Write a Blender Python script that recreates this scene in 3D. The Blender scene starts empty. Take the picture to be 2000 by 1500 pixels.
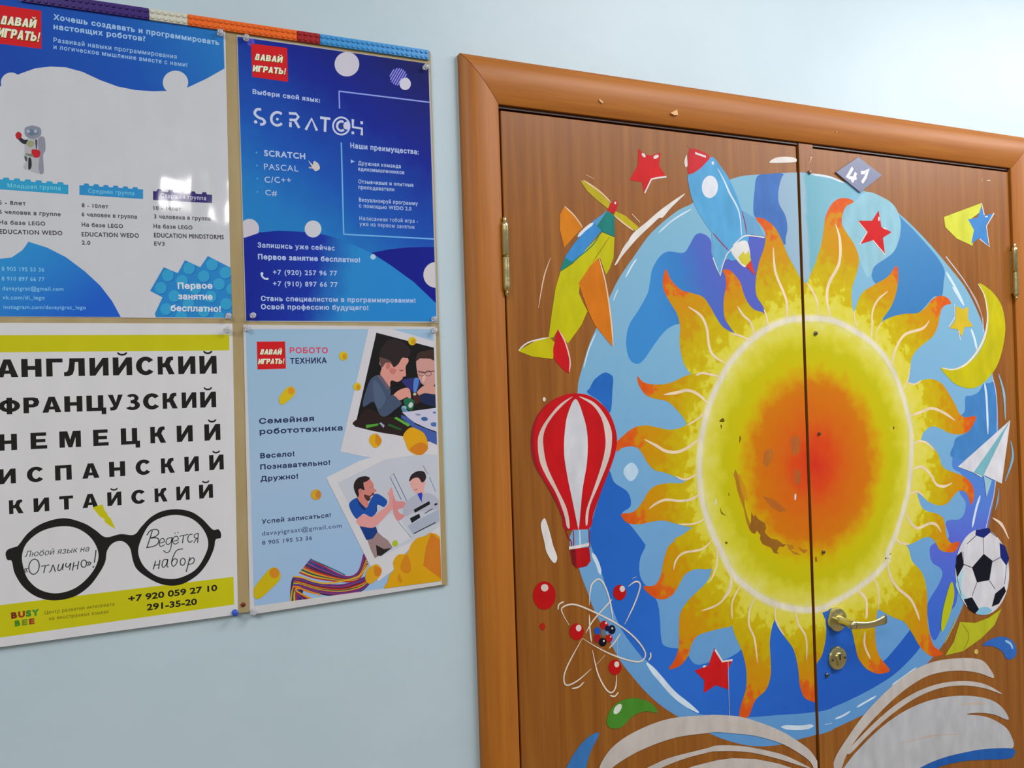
import bpy, bmesh, math, random
from mathutils import Vector, Matrix
from mathutils.geometry import tessellate_polygon, delaunay_2d_cdt
random.seed(7)
scene = bpy.context.scene
COL = scene.collection

# ------------------------------------------------------------------ camera, world, lights, exposure
D, H = 1.2518, 1.55                       # camera: metres in front of the wall, metres above the floor
FPX, CX, CY = 1600.0, 1000.0, 750.0
YAW, PIT, ROL = 0.42859088, 0.00483488, -0.03249679
def cam_axes():
    cy, sy, cp, sp, cr, sr = math.cos(YAW), math.sin(YAW), math.cos(PIT), math.sin(PIT), math.cos(ROL), math.sin(ROL)
    f = Vector((sy*cp, cy*cp, sp)); r0 = Vector((cy, -sy, 0)); u0 = r0.cross(f)
    return cr*r0 + sr*u0, -sr*r0 + cr*u0, f
RX, UX, FX = cam_axes()
cd = bpy.data.cameras.new('camera'); cam = bpy.data.objects.new('camera', cd); COL.objects.link(cam)
cd.sensor_width = 36; cd.lens = FPX/2000*36; cd.clip_start = 0.02
m = Matrix((RX, UX, -FX)).transposed().to_4x4(); m.translation = Vector((0, -D, H)); cam.matrix_world = m
scene.camera = cam

world = bpy.data.worlds.new('room_light'); scene.world = world; world.use_nodes = True
world.node_tree.nodes['Background'].inputs[0].default_value = (0.97, 0.98, 1.0, 1)
world.node_tree.nodes['Background'].inputs[1].default_value = 0.26
def area(name, loc, target, sx, sy, power, color):
    l = bpy.data.lights.new(name, 'AREA'); l.shape = 'RECTANGLE'; l.size = sx; l.size_y = sy; l.energy = power; l.color = color
    o = bpy.data.objects.new(name, l); COL.objects.link(o); o.location = loc
    o.rotation_euler = (Vector(target)-Vector(loc)).to_track_quat('-Z', 'Y').to_euler(); return o
area('ceiling_and_fill_light', (3.4, -1.35, 2.85), (3.1, -.6, 0), 1.5, 0.9, 44, (1.0, 0.98, 0.985))
area('ceiling_and_fill_light', (1.6, -1.3, 2.9), (1.6, -1.1, 0), 1.2, 0.6, 34, (1.0, 0.97, 0.97))  # added fill, no such lamp seen: brightens the upper wall and gives it sheen
area('ceiling_and_fill_light', (-1.2, -2.1, 2.9), (-.6, -.8, 0), 1.2, 0.6, 30, (1.0, 0.98, 0.97))  # unseen fill added for diffuse light, kept out of the posters' reflections
area('ceiling_and_fill_light', (0.33, -4.45, 2.9), (0.33, -4.0, 0), 0.16, 0.5, 22, (1.0, 0.98, 0.95))
scene.view_settings.view_transform = 'Standard'; scene.view_settings.look = 'None'
scene.view_settings.gamma = 1; scene.view_settings.use_curve_mapping = False
scene.view_settings.exposure = 0.08

# ------------------------------------------------------------------ helpers
def W(px, py, y=0.0):
    """point of the vertical plane at depth y that the photograph shows at (px, py)"""
    d = FX*FPX + RX*(px-CX) - UX*(py-CY); t = (D+y)/d.y
    return Vector((d.x*t, y, H + d.z*t))
def vs(px, py, y=0.0):  # metres per photo pixel on the wall, measured upright
    return (W(px, py-1, y)-W(px, py, y)).length
FR = {'A': (880,80,.28), 'B': (1440,200,.28), 'C': (960,400,.24), 'D': (960,700,.24), 'E': (960,1050,.30), 'F': (1400,1050,.30),
      'G': (1560,560,.22), 'H': (1560,840,.22), 'I': (1300,500,.20), 'J': (0,0,.23), 'K': (0,300,.23), 'L': (440,50,.23), 'M': (440,300,.23),
      'N': (0,620,.24), 'O': (0,940,.24), 'Q': (460,620,.22), 'S': (460,900,.22), 'T': (680,640,.1467), 'U': (630,880,.15335),
      'X': (540,1060,.165), 'V': (0,230,.16), 'Y': (1340,760,.24), 'P': (0,0,1)}
def T(s):
    """'A 1,2 3,4 B 5,6' -> traced outline points, letters naming the detail the numbers were taken from"""
    out = []; f = FR['P']
    for w in s.split():
        if w in FR: f = FR[w]
        else:
            a, b = w.split(','); out.append((f[0]+float(a)*f[2], f[1]+float(b)*f[2]))
    return out
def lin(c): return tuple((v/255/12.92 if v/255 <= .04045 else ((v/255+.055)/1.055)**2.4) for v in c)
def catmull(pts, closed, n=5):
    N = len(pts); out = []
    rng = range(N) if closed else range(N-1)
    for i in rng:
        p0 = pts[(i-1) % N] if (closed or i > 0) else pts[0]; p1 = pts[i]; p2 = pts[(i+1) % N]
        p3 = pts[(i+2) % N] if (closed or i+2 < N) else pts[-1]
        for k in range(n):
            t = k/n; t2 = t*t; t3 = t2*t
            out.append(tuple(.5*(2*p1[j]+(p2[j]-p0[j])*t+(2*p0[j]-5*p1[j]+4*p2[j]-p3[j])*t2+(3*p1[j]-p0[j]-3*p2[j]+p3[j])*t3) for j in range(2)))
    if not closed: out.append(pts[-1])
    return out
def ell(cx, cy, rx, ry, rot=0, n=28, f='P'):
    F = FR[f]; c, s = math.cos(rot), math.sin(rot); o = []
    for k in range(n):
        a = 2*math.pi*k/n; x, y = rx*math.cos(a), ry*math.sin(a)
        o.append((F[0]+(cx+x*c-y*s)*F[2], F[1]+(cy+x*s+y*c)*F[2]))
    return o

# ---- materials
MATS = {}
def newmat(key):
    m = bpy.data.materials.new(key); m.use_nodes = True; return m, m.node_tree, m.node_tree.nodes['Principled BSDF']
def mixn(nt, fac, a, b, typ='MIX'):
    n = nt.nodes.new('ShaderNodeMix'); n.data_type = 'RGBA'; n.blend_type = typ
    for s, v in ((0, fac), (6, a), (7, b)):
        if hasattr(v, 'links'): nt.links.new(v, n.inputs[s])
        else: n.inputs[s].default_value = v
    return n.outputs[2]
def noise(nt, scale, detail=3, stretch=None, rough=.5, coord='Object'):
    tc = nt.nodes.new('ShaderNodeTexCoord'); mp = nt.nodes.new('ShaderNodeMapping'); nz = nt.nodes.new('ShaderNodeTexNoise')
    nt.links.new(tc.outputs[coord], mp.inputs[0]); nt.links.new(mp.outputs[0], nz.inputs['Vector'])
    mp.inputs['Scale'].default_value = stretch or (1, 1, 1); nz.inputs['Scale'].default_value = scale
    nz.inputs['Detail'].default_value = detail; nz.inputs['Roughness'].default_value = rough
    return nz.outputs[0]
def mrange(nt, v, a, b, c, d):
    n = nt.nodes.new('ShaderNodeMapRange'); nt.links.new(v, n.inputs[0])
    for k, x in enumerate((a, b, c, d)): n.inputs[k+1].default_value = x
    return n.outputs[0]
def ramp(nt, fac, stops):
    n = nt.nodes.new('ShaderNodeValToRGB'); nt.links.new(fac, n.inputs[0]); e = n.color_ramp.elements
    while len(e) < len(stops): e.new(0.5)
    for el, (p, c) in zip(e, stops): el.position = p; el.color = (*lin(c), 1)
    return n.outputs[0]
def bump(nt, b, h, strength, dist, slot='Normal'):
    n = nt.nodes.new('ShaderNodeBump'); nt.links.new(h, n.inputs['Height']); n.inputs['Strength'].default_value = strength
    n.inputs['Distance'].default_value = dist; nt.links.new(n.outputs[0], b.inputs[slot])
def finish(nt, b, kind):
    if kind == 'film':      # glossy laminated print, slightly wavy
        b.inputs['Roughness'].default_value = .55; b.inputs['Specular IOR Level'].default_value = .1
        b.inputs['Coat Weight'].default_value = .45; b.inputs['Coat Roughness'].default_value = .07
        bump(nt, b, noise(nt, 11, 2, stretch=(1, 1, .6)), .5, .006, 'Coat Normal')
    elif kind == 'paint':   # brushed acrylic paint
        b.inputs['Roughness'].default_value = .42; b.inputs['Specular IOR Level'].default_value = .14
        bump(nt, b, noise(nt, 260, 2, (1, 1, .25)), .15, .0006)
    elif kind == 'plastic':
        b.inputs['Roughness'].default_value = .28
def paint(c, kind='paint', var=.10):
    key = ('flat', c, kind, var)
    if key in MATS: return MATS[key]
    m, nt, b = newmat('%s_%d_%d_%d' % (kind, *c))
    col = lin(c)
    if var:
        o = mixn(nt, mrange(nt, noise(nt, 42 if kind == 'paint' else 25, 4, (1, 1, .45)), .3, .7, 0, 1),
                 (*[v*(1-var) for v in col], 1), (*[min(1, v*(1+var)) for v in col], 1))
        nt.links.new(o, b.inputs['Base Color'])
    else: b.inputs['Base Color'].default_value = (*col, 1)
    finish(nt, b, kind); MATS[key] = m; return m
def grad(stops, p0, p1, root, kind='paint', jitter=.06, radial=None, scale=30, z=1.0):
    """paint blended from p0 to p1 (photo points); radial: centre p0, rim p1"""
    m, nt, b = newmat('blended_'+kind)
    a, c = W(*p0)-root.location, W(*p1)-root.location
    tc = nt.nodes.new('ShaderNodeTexCoord'); sub = nt.nodes.new('ShaderNodeVectorMath'); sub.operation = 'SUBTRACT'
    nt.links.new(tc.outputs['Object'], sub.inputs[0]); sub.inputs[1].default_value = a
    if radial:
        mul = nt.nodes.new('ShaderNodeVectorMath'); mul.operation = 'MULTIPLY'; mul.inputs[1].default_value = (1/radial[0], 0, 1/radial[1])
        nt.links.new(sub.outputs[0], mul.inputs[0]); ln = nt.nodes.new('ShaderNodeVectorMath'); ln.operation = 'LENGTH'
        nt.links.new(mul.outputs[0], ln.inputs[0]); v = ln.outputs['Value']
    else:
        dv = c-a; dv.y = 0; dot = nt.nodes.new('ShaderNodeVectorMath'); dot.operation = 'DOT_PRODUCT'
        nt.links.new(sub.outputs[0], dot.inputs[0]); dot.inputs[1].default_value = dv/dv.length_squared; v = dot.outputs['Value']
    add = nt.nodes.new('ShaderNodeMath'); add.operation = 'ADD'; nt.links.new(v, add.inputs[0])
    nt.links.new(mrange(nt, noise(nt, scale, 4, (1, 1, z)), .25, .75, -jitter, jitter), add.inputs[1])
    o = ramp(nt, add.outputs[0], stops); nt.links.new(o, b.inputs['Base Color']); finish(nt, b, kind); return m
def flame_mat(p0, p1, root, tint=0):
    return grad([(0, (216,208,90)), (.20, (210,202,56)), (.25, (198,178,14)), (.46, (194,164,8)), (.54, (196,148,6)), (.80, (202,136,10)), (.85, (212,104,26)), (1, (212,84,22))],
                p0, p1, root, jitter=.15, scale=62)

# ---- mesh objects
def link(name, me, mat, parent=None, loc=None, label=None):
    o = bpy.data.objects.new(name, me); COL.objects.link(o)
    for mm in (mat if isinstance(mat, (list, tuple)) else [mat]): me.materials.append(mm)
    if parent is not None: o.parent = parent
    if loc is not None: o.location = loc
    if label: o['label'] = label
    return o
def wloc(o):
    v = Vector((0, 0, 0))
    while o is not None: v = v + o.location; o = o.parent
    return v
def obj_bm(name, bm, mat, parent=None, label=None, smooth=False, origin=None):
    """bm is in world coordinates; vertices become local to origin (or the parent's place)"""
    base = wloc(parent) if parent is not None else Vector(origin or (0, 0, 0))
    bmesh.ops.translate(bm, verts=bm.verts, vec=-base)
    me = bpy.data.meshes.new(name); bm.to_mesh(me); bm.free()
    if smooth:
        for p in me.polygons: p.use_smooth = True
    return link(name, me, mat, parent, None if parent is not None else base, label)
def empty(name, loc):
    o = bpy.data.objects.new(name, None); COL.objects.link(o); o.location = loc; o.empty_display_size = .05; return o
def tag(o, label=None, cat=None, group=None, kind=None):
    for k, v in (('label', label), ('category', cat), ('group', group), ('kind', kind)):
        if v: o[k] = v
    return o
def box(bm, a, b):
    r = bmesh.ops.create_cube(bm, size=1)
    for v in r['verts']:
        v.co = Vector(((a[i] if v.co[i] < 0 else b[i]) for i in range(3)))
    return r['verts']
def bevel(bm, w, seg=2):
    bmesh.ops.bevel(bm, geom=[e for e in bm.edges], offset=w, segments=seg, affect='EDGES', profile=.6)
def lathe(bm, prof, centre, axis='z', n=24):
    """prof: (radius, height) pairs; the axis runs along z, or towards the viewer (-y) for 'y'"""
    rings = []
    for r, h in prof:
        ring = []
        for k in range(n):
            a = 2*math.pi*k/n; x, y = r*math.cos(a), r*math.sin(a)
            co = Vector((x, y, h)) if axis == 'z' else Vector((x, -h, y))
            ring.append(bm.verts.new(co+Vector(centre)))
        rings.append(ring)
    for i in range(len(rings)-1):
        for k in range(n): bm.faces.new((rings[i][k], rings[i][(k+1) % n], rings[i+1][(k+1) % n], rings[i+1][k]))
    bm.faces.new(rings[0][::-1]); bm.faces.new(rings[-1])
    bmesh.ops.recalc_face_normals(bm, faces=bm.faces)

# ---- flat print and paint: a canvas knows its surface depth, clip borders and owner objects
STEP = 0.000003
class Canvas:
    def __init__(s, root, y, x0=-9, x1=9, z0=-9, z1=9, kind='film'):
        s.root, s.y, s.b, s.k, s.kind = root, y, (x0, x1, z0, z1), 0, kind
    def parents(s, parent): return [(parent or s.root, s.b, None)]
class DoorCanvas(Canvas):
    def __init__(s, r1, r2, y, xa, xb, xs, ystrip):
        s.r1, s.r2, s.y, s.xa, s.xb, s.xs, s.ys, s.k, s.kind = r1, r2, y, xa, xb, xs, ystrip, 0, 'paint'; s.root = r1
        s.lim = (LX0, LX1, .02, LZ1)
    def parents(s, parent):
        p1 = parent.get(1) if parent else s.r1; p2 = parent.get(2) if parent else s.r2
        return [(p1, (s.lim[0], s.xa, s.lim[2], s.lim[3]), None), (p2, (s.xb, s.lim[1], s.lim[2], s.lim[3]), s.xs)]
def clip_bm(bm, b):
    for co, no in (((b[0],0,0),(-1,0,0)), ((b[1],0,0),(1,0,0)), ((0,0,b[2]),(0,0,-1)), ((0,0,b[3]),(0,0,1))):
        bmesh.ops.bisect_plane(bm, geom=bm.verts[:]+bm.edges[:]+bm.faces[:], plane_co=co, plane_no=no, clear_outer=True, dist=1e-7)
def put(cv, name, verts, faces, mat, parent=None, label=None, zmin=None):
    """verts: world (x, z); makes one object per owner (each door leaf gets its own piece)"""
    cv.k += 1; y = cv.y - cv.k*STEP; res = {}
    door = isinstance(cv, DoorCanvas)
    for i, (par, b, xs) in enumerate(cv.parents(parent)):
        if par is None: continue
        xsv = [v[0] for v in verts]
        if max(xsv) <= b[0]+1e-4 or min(xsv) >= b[1]-1e-4: continue
        bm = bmesh.new(); vv = [bm.verts.new((v[0], y, v[1])) for v in verts]
        for f in faces:
            try: bm.faces.new([vv[j] for j in f])
            except ValueError: pass
        zs = [v[1] for v in verts]
        if min(xsv) < b[0] or max(xsv) > b[1] or min(zs) < b[2] or max(zs) > b[3]: clip_bm(bm, b)
        if xs is not None and bm.faces and min(v.co.x for v in bm.verts) < xs:
            bm2 = bm.copy()
            bmesh.ops.bisect_plane(bm, geom=bm.verts[:]+bm.edges[:]+bm.faces[:], plane_co=(xs,0,0), plane_no=(-1,0,0), clear_outer=True)
            bmesh.ops.bisect_plane(bm2, geom=bm2.verts[:]+bm2.edges[:]+bm2.faces[:], plane_co=(xs,0,0), plane_no=(1,0,0), clear_outer=True)
            for v in bm2.verts: v.co.y += cv.ys
            mm = bpy.data.meshes.new('t'); bm2.to_mesh(mm); bm.from_mesh(mm); bpy.data.meshes.remove(mm); bm2.free()
        if len(bm.faces) == 0: bm.free(); continue
        for f in bm.faces:
            f.normal_update()
            if f.normal.y > 0: f.normal_flip()
        res[i+1] = obj_bm(name, bm, mat, par, label)
    if door: return res
    return res.get(1)
def poly(cv, name, pts, mat, parent=None, smooth=True, holes=(), label=None, n=5):
    if smooth: pts = catmull(pts, True, n); holes = [catmull(h, True, n) for h in holes]
    loops = [[W(*p, cv.y) for p in L] for L in [pts, *holes]]
    flat = [v for L in loops for v in L]
    tris = tessellate_polygon([[Vector((v.x, v.z, 0)) for v in L] for L in loops])
    return put(cv, name, [(v.x, v.z) for v in flat], tris, mat, parent, label)
def ribbon(cv, name, pts, w, mat, parent=None, taper='both', closed=False, smooth=True, label=None, n=6):
    if smooth and len(pts) > 2: pts = catmull(pts, closed, n)
    P = [W(*p, cv.y) for p in pts]; P = [(v.x, v.z) for v in P]
    hw = w*.5*vs(*pts[len(pts)//2], cv.y); N = len(P); V = []; F = []
    for i, p in enumerate(P):
        a = P[(i-1) % N] if (closed or i) else P[0]; b = P[(i+1) % N] if (closed or i < N-1) else P[-1]
        dx, dz = b[0]-a[0], b[1]-a[1]; L = math.hypot(dx, dz) or 1; nx, nz = -dz/L, dx/L
        t = i/(N-1); k = 1
        if taper in ('both', 'start'): k = min(k, .25+t*4)
        if taper in ('both', 'end'): k = min(k, .25+(1-t)*4)
        if taper == 'long': k = .3+.9*(1-abs(2*t-1))
        if taper == 'grow': k = .35+1.0*t
        V += [(p[0]+nx*hw*k, p[1]+nz*hw*k), (p[0]-nx*hw*k, p[1]-nz*hw*k)]
    for i in range(N if closed else N-1):
        j = (i+1) % N; F.append((2*i, 2*i+1, 2*j+1, 2*j))
    return put(cv, name, V, F, mat, parent, label)
# ---- lettering
GL = {}
def glyphs(s, track=1.0):
    """outlines of the lettering, grouped as (outer loop, holes inside it); strokes of a letter may overlap"""
    if (s, track) in GL: return GL[(s, track)]
    cu = bpy.data.curves.new('lettering', 'FONT'); cu.body = s; cu.size = 1; cu.space_character = track
    o = bpy.data.objects.new('lettering', cu); COL.objects.link(o); bpy.context.view_layer.update()
    cv = o.to_curve(bpy.context.evaluated_depsgraph_get()); loops = []
    for sp in cv.splines:
        L = []; P = sp.bezier_points
        for i in range(len(P)):
            p, q = P[i], P[(i+1) % len(P)]
            straight = ((p.handle_right-p.co).cross(q.co-p.co).length < 1e-5) and ((q.handle_left-q.co).cross(q.co-p.co).length < 1e-5)
            for k in range(1 if straight else 4):
                t = k/4; u = 1-t; v = p.co*u**3+3*p.handle_right*u*u*t+3*q.handle_left*u*t*t+q.co*t**3
                if not L or (Vector(L[-1])-v.xy).length > 1e-5: L.append((v.x, v.y))
        if len(L) > 2 and (Vector(L[0])-Vector(L[-1])).length < 1e-5: L.pop()
        if len(L) > 2: loops.append(L)
    o.to_curve_clear(); bpy.data.objects.remove(o); bpy.data.curves.remove(cu)
    ar = lambda L: sum(L[i-1][0]*L[i][1]-L[i][0]*L[i-1][1] for i in range(len(L)))/2
    G = []
    for grp in clusters(loops):
        if ar(max(grp, key=lambda L: abs(ar(L)))) < 0: grp = [L[::-1] for L in grp]
        P, tr = fill(grp); G.append(outline(P, tr))
    GL[(s, track)] = G; return G
def clusters(loops):
    """loops that share a stretch of the line belong to one letter"""
    it = sorted(((min(p[0] for p in L), max(p[0] for p in L), L) for L in loops), key=lambda t: t[0]); out = []; hi = -9
    for a, b, L in it:
        if a < hi-1e-4: out[-1].append(L); hi = max(hi, b)
        else: out.append([L]); hi = b
    return out
def fill(loops):
    """triangles of everything the loops wind around, crossings resolved"""
    vs_ = []; ed = []; segs = []
    for L in loops:
        b = len(vs_); n = len(L); vs_ += [Vector(p) for p in L]; ed += [(b+i, b+(i+1) % n) for i in range(n)]; segs += [(L[i], L[(i+1) % n]) for i in range(n)]
    P, _, F, *_r = delaunay_2d_cdt(vs_, ed, [], 0, 1e-6); keep = []
    for f in F:
        x = sum(P[i].x for i in f)/3+1.3e-7; y = sum(P[i].y for i in f)/3+1.7e-7; w = 0
        for (x1, y1), (x2, y2) in segs:
            if (y1 <= y) != (y2 <= y) and x < x1+(y-y1)/(y2-y1)*(x2-x1): w += 1 if y2 > y1 else -1
        if w > 0: keep.append(tuple(f) if (P[f[1]]-P[f[0]]).cross(P[f[2]]-P[f[0]]) > 0 else tuple(reversed(f)))
    return [(p.x, p.y) for p in P], keep
def outline(P, tris):
    E = {(t[i], t[(i+1) % 3]) for t in tris for i in range(3)}; nx = {}
    for a, b in E:
        if (b, a) not in E: nx.setdefault(a, []).append(b)
    out = []
    while nx:
        a = next(iter(nx)); L = [a]
        while True:
            b = nx[L[-1]].pop()
            if not nx[L[-1]]: del nx[L[-1]]
            if b == a or b not in nx: break
            L.append(b)
        if len(L) > 2: out.append([P[i] for i in L])
    return out
CAP = max(v[1] for v in glyphs('H')[0][0])
def fatten(L, d):
    """move an outline outwards (outer loops run anticlockwise, holes clockwise)"""
    if d <= 0: return L
    n = len(L); out = []
    for i in range(n):
        p, a, b = Vector(L[i]), Vector(L[i-1]), Vector(L[(i+1) % n]); e1, e2 = (p-a).normalized(), (b-p).normalized()
        n1, n2 = Vector((e1.y, -e1.x)), Vector((e2.y, -e2.x)); m_ = n1+n2
        if m_.length < 1e-4: out.append(tuple(p+n1*d)); continue
        m_.normalize(); out.append(tuple(p+m_*d/max(.55, m_.dot(n1))))
    return out
def text(cv, s, f, p0, p1, cap, mat, parent=None, bold=0, track=1.06, shear=0, boxes=None, name='printed_text', dx=0, dy=0, over=False):
    """baseline from p0 to p1 in detail f; cap = letter height there; bold in fractions of the cap height"""
    o = FR[f]; q = lambda p: (o[0]+p[0]*o[2], o[1]+p[1]*o[2])
    A, B = W(*q(p0), cv.y), W(*q(p1), cv.y); A2 = W(*q((p0[0], p0[1]-cap)), cv.y)
    e = Vector((B.x-A.x, B.z-A.z)); L = e.length; e.normalize(); u = Vector((-e.y, e.x)); ch = (A2-A).length
    V = []; F = []; isl = []
    def add(sx0, sx1, st):
        g = glyphs(st, track); xs = [v[0] for G_ in g for O in G_ for v in O]; a, b = min(xs), max(xs); gw = bold/2; k = (sx1-sx0-2*gw*ch)/max(b-a, 1e-6)/ch
        for G_ in g:
            loops = [fatten([(gw+(x-a)*k, gw+y/CAP*(1-2*gw)) for x, y in L_], gw) for L_ in G_]
            P_l, tr = fill(loops); base = len(V)
            for px, py in P_l:
                px = (px+shear*py+dx)*ch+sx0; w = Vector((A.x, A.z))+e*px+u*(py+dy)*ch; V.append((w.x, w.y)); isl.append(0)
            F.extend(tuple(base+i for i in t) for t in tr)
    if boxes:
        for ch_, (x0, x1) in zip(s, boxes):
            t0 = (x0-p0[0])/(p1[0]-p0[0]); t1 = (x1-p0[0])/(p1[0]-p0[0])
            C0 = q((x0, p0[1]+(p1[1]-p0[1])*t0)); C1 = q((x1, p0[1]+(p1[1]-p0[1])*t1))
            a, b = W(*C0, cv.y), W(*C1, cv.y)
            add((Vector((a.x, a.z))-Vector((A.x, A.z))).dot(e), (Vector((b.x, b.z))-Vector((A.x, A.z))).dot(e), ch_)
    else: add(0, L, s)
    y = cv.y-(cv.k+1)*STEP
    par = parent or cv.root; bm = bmesh.new()
    vv = [bm.verts.new((v[0], y-(n_ % 7)*1.2e-6, v[1])) for v, n_ in zip(V, isl)]      # overlapping strokes lie on each other
    for t in F:
        try: bm.faces.new([vv[i] for i in t])
        except ValueError: pass
    if min(v[0] for v in V) < cv.b[0] or max(v[0] for v in V) > cv.b[1]: clip_bm(bm, cv.b)
    for fc in bm.faces:
        fc.normal_update()
        if fc.normal.y > 0: fc.normal_flip()
    if over: cv.k += 4
    return obj_bm(name, bm, mat, par)

def rc(a, b, c, d): return [(a, b), (c, b), (c, d), (a, d)]
def arcs(cx, cy, ro, ri, a0, a1, n=16):
    q = []
    for k in range(n):
        t0, t1 = (math.radians(a0+(a1-a0)*j/n) for j in (k, k+1))
        q.append([(cx+r[0]*math.cos(t), cy+r[1]*math.sin(t)) for r, t in ((ro, t0), (ro, t1), (ri, t1), (ri, t0))])
    return q
I_ = [rc(0, 0, .3, 1), rc(.7, 0, 1, 1), [(.3, 0), (.7, .58), (.7, 1), (.3, .42)]]
BL = {'Н': [rc(0, 0, .32, 1), rc(.68, 0, 1, 1), rc(.32, .39, .68, .61)], 'Г': [rc(0, 0, .38, 1), rc(.38, .78, 1, 1)],
      'Л': [rc(.69, 0, 1, 1), rc(.26, .79, .69, 1), [(.26, .79), (.53, .79), (.49, .35), (.41, .1), (.24, 0), (0, 0), (0, .22), (.11, .23), (.19, .33), (.24, .6)]],
      'И': I_, 'Й': I_+arcs(.5, 1.28, (.27, .19), (.17, .08), 180, 360, 8), 'А': [[(0, 0), (.32, 0), (.50, .72), (.50, 1), (.34, 1)], [(1, 0), (.68, 0), (.50, .72), (.50, 1), (.66, 1)], rc(.37, .19, .63, .38)],
      'С': arcs(.54, .5, (.54, .52), (.22, .29), 38, 322, 20), 'К': [rc(0, 0, .3, 1), [(.3, .4), (.3, .62), (.42, .66), (.55, .93), (.72, 1), (.94, 1), (.94, .8), (.82, .78), (.72, .58), (1.02, 0), (.66, 0), (.46, .4)]],
      'Ф': arcs(.5, .5, (.5, .4), (.24, .2), 0, 360, 28)+[rc(.37, -.03, .63, 1.03)], 'Р': [rc(0, 0, .32, 1), [(.32, 1), (.6, 1), (.84, .94), (.95, .69), (.84, .44), (.6, .36), (.32, .36), (.32, .56), (.54, .56), (.62, .68), (.54, .8), (.32, .8)]],
      'Ц': [rc(0, 0, .28, 1), rc(.58, 0, .86, 1), rc(.28, 0, .58, .21), rc(.76, -.22, 1, .21)], 'У': [[(0, 1), (.34, 1), (.53, .5), (.68, 1), (1, 1), (.67, .24), (.56, .06), (.4, 0), (.14, 0), (.14, .21), (.28, .21), (.36, .29)]],
      'З': arcs(.46, .74, (.42, .28), (.14, .10), -80, 150, 14)+arcs(.46, .29, (.5, .31), (.17, .11), -150, 80, 14)+[rc(.34, .42, .56, .62)], 'Е': [rc(0, 0, .34, 1), rc(.34, .79, .95, 1), rc(.34, .4, .9, .6), rc(.34, 0, 1, .21)],
      'М': [rc(0, 0, .25, 1), rc(.75, 0, 1, 1), [(.25, 1), (.37, 1), (.5, .48), (.63, 1), (.75, 1), (.75, .62), (.59, 0), (.41, 0), (.25, .62)]], 'П': [rc(0, 0, .32, 1), rc(.68, 0, 1, 1), rc(.32, .79, .68, 1)],
      'Т': [rc(.33, 0, .67, 1), rc(0, .78, .33, 1), rc(.67, .78, 1, 1)], 'Ь': [rc(0, 0, .3, 1)]+arcs(.5, .33, (.45, .33), (.16, .12), -90, 90, 10)+[rc(.3, .45, .5, .66), rc(.3, 0, .5, .21)], '!': [rc(.2, .3, .8, 1), rc(.2, 0, .8, .2)],
      'Д': [rc(.1, 0, .9, .2), [(.1, .2), (.4, .2), (.48, .78), (.86, .78), (.86, 1), (.26, 1)], rc(.62, .2, .88, .8)], 'В': [rc(0, 0, .3, 1)]+arcs(.5, .74, (.4, .26), (.12, .08), -90, 90, 8)+arcs(.5, .28, (.46, .28), (.16, .09), -90, 90, 8)+[rc(.3, .8, .5, 1), rc(.3, .37, .5, .6), rc(.3, 0, .5, .19)]}
def block(cv, s, f, p0, p1, cap, mat, parent=None, boxes=None, shear=0, dx=0, dy=0, name='printed_text', over=False):
    """heavy sans letters; boxes = (left, right) of every letter along the baseline p0-p1 in detail f"""
    o = FR[f]; q = lambda x, y: W(o[0]+x*o[2], o[1]+y*o[2], cv.y); V = []; F = []; isl = []
    if not boxes:
        wd = [.35 if c == '!' else 1 for c in s]; unit = (p1[0]-p0[0])/(sum(wd)+.13*(len(s)-1)); x = p0[0]; boxes = []
        for w in wd: boxes.append((x, x+w*unit)); x += (w+.13)*unit
    for c, (x0, x1) in zip(s, boxes):
        yb = [p0[1]+(p1[1]-p0[1])*(x-p0[0])/(p1[0]-p0[0]) for x in (x0, x1)]
        a, b = q(x0, yb[0]), q(x1, yb[1]); h = (q(x0, yb[0]-cap)-a).length; e = b-a; L = e.length; u = Vector((-e.z, 0, e.x))/L
        for k, pc in enumerate(BL[c]):
            base = len(V)
            for x, y in pc:
                w = a+e*(x+dx)+u*h*(y+dy)+e/L*shear*y*h; V.append((w.x, w.z)); isl.append(k)
            F.extend(tuple(base+i for i in t) for t in tessellate_polygon([[Vector((p[0], p[1], 0)) for p in pc]]))
    y = cv.y-(cv.k+1)*STEP; bm = bmesh.new(); vv = [bm.verts.new((v[0], y-(n_ % 5)*1.2e-6, v[1])) for v, n_ in zip(V, isl)]
    for t in F:
        try: bm.faces.new([vv[i] for i in t])
        except ValueError: pass
    if min(v[0] for v in V) < cv.b[0] or max(v[0] for v in V) > cv.b[1]: clip_bm(bm, cv.b)
    for fc in bm.faces:
        fc.normal_update()
        if fc.normal.y > 0: fc.normal_flip()
    if over: cv.k += 3
    return obj_bm(name, bm, mat, parent or cv.root)

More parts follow.
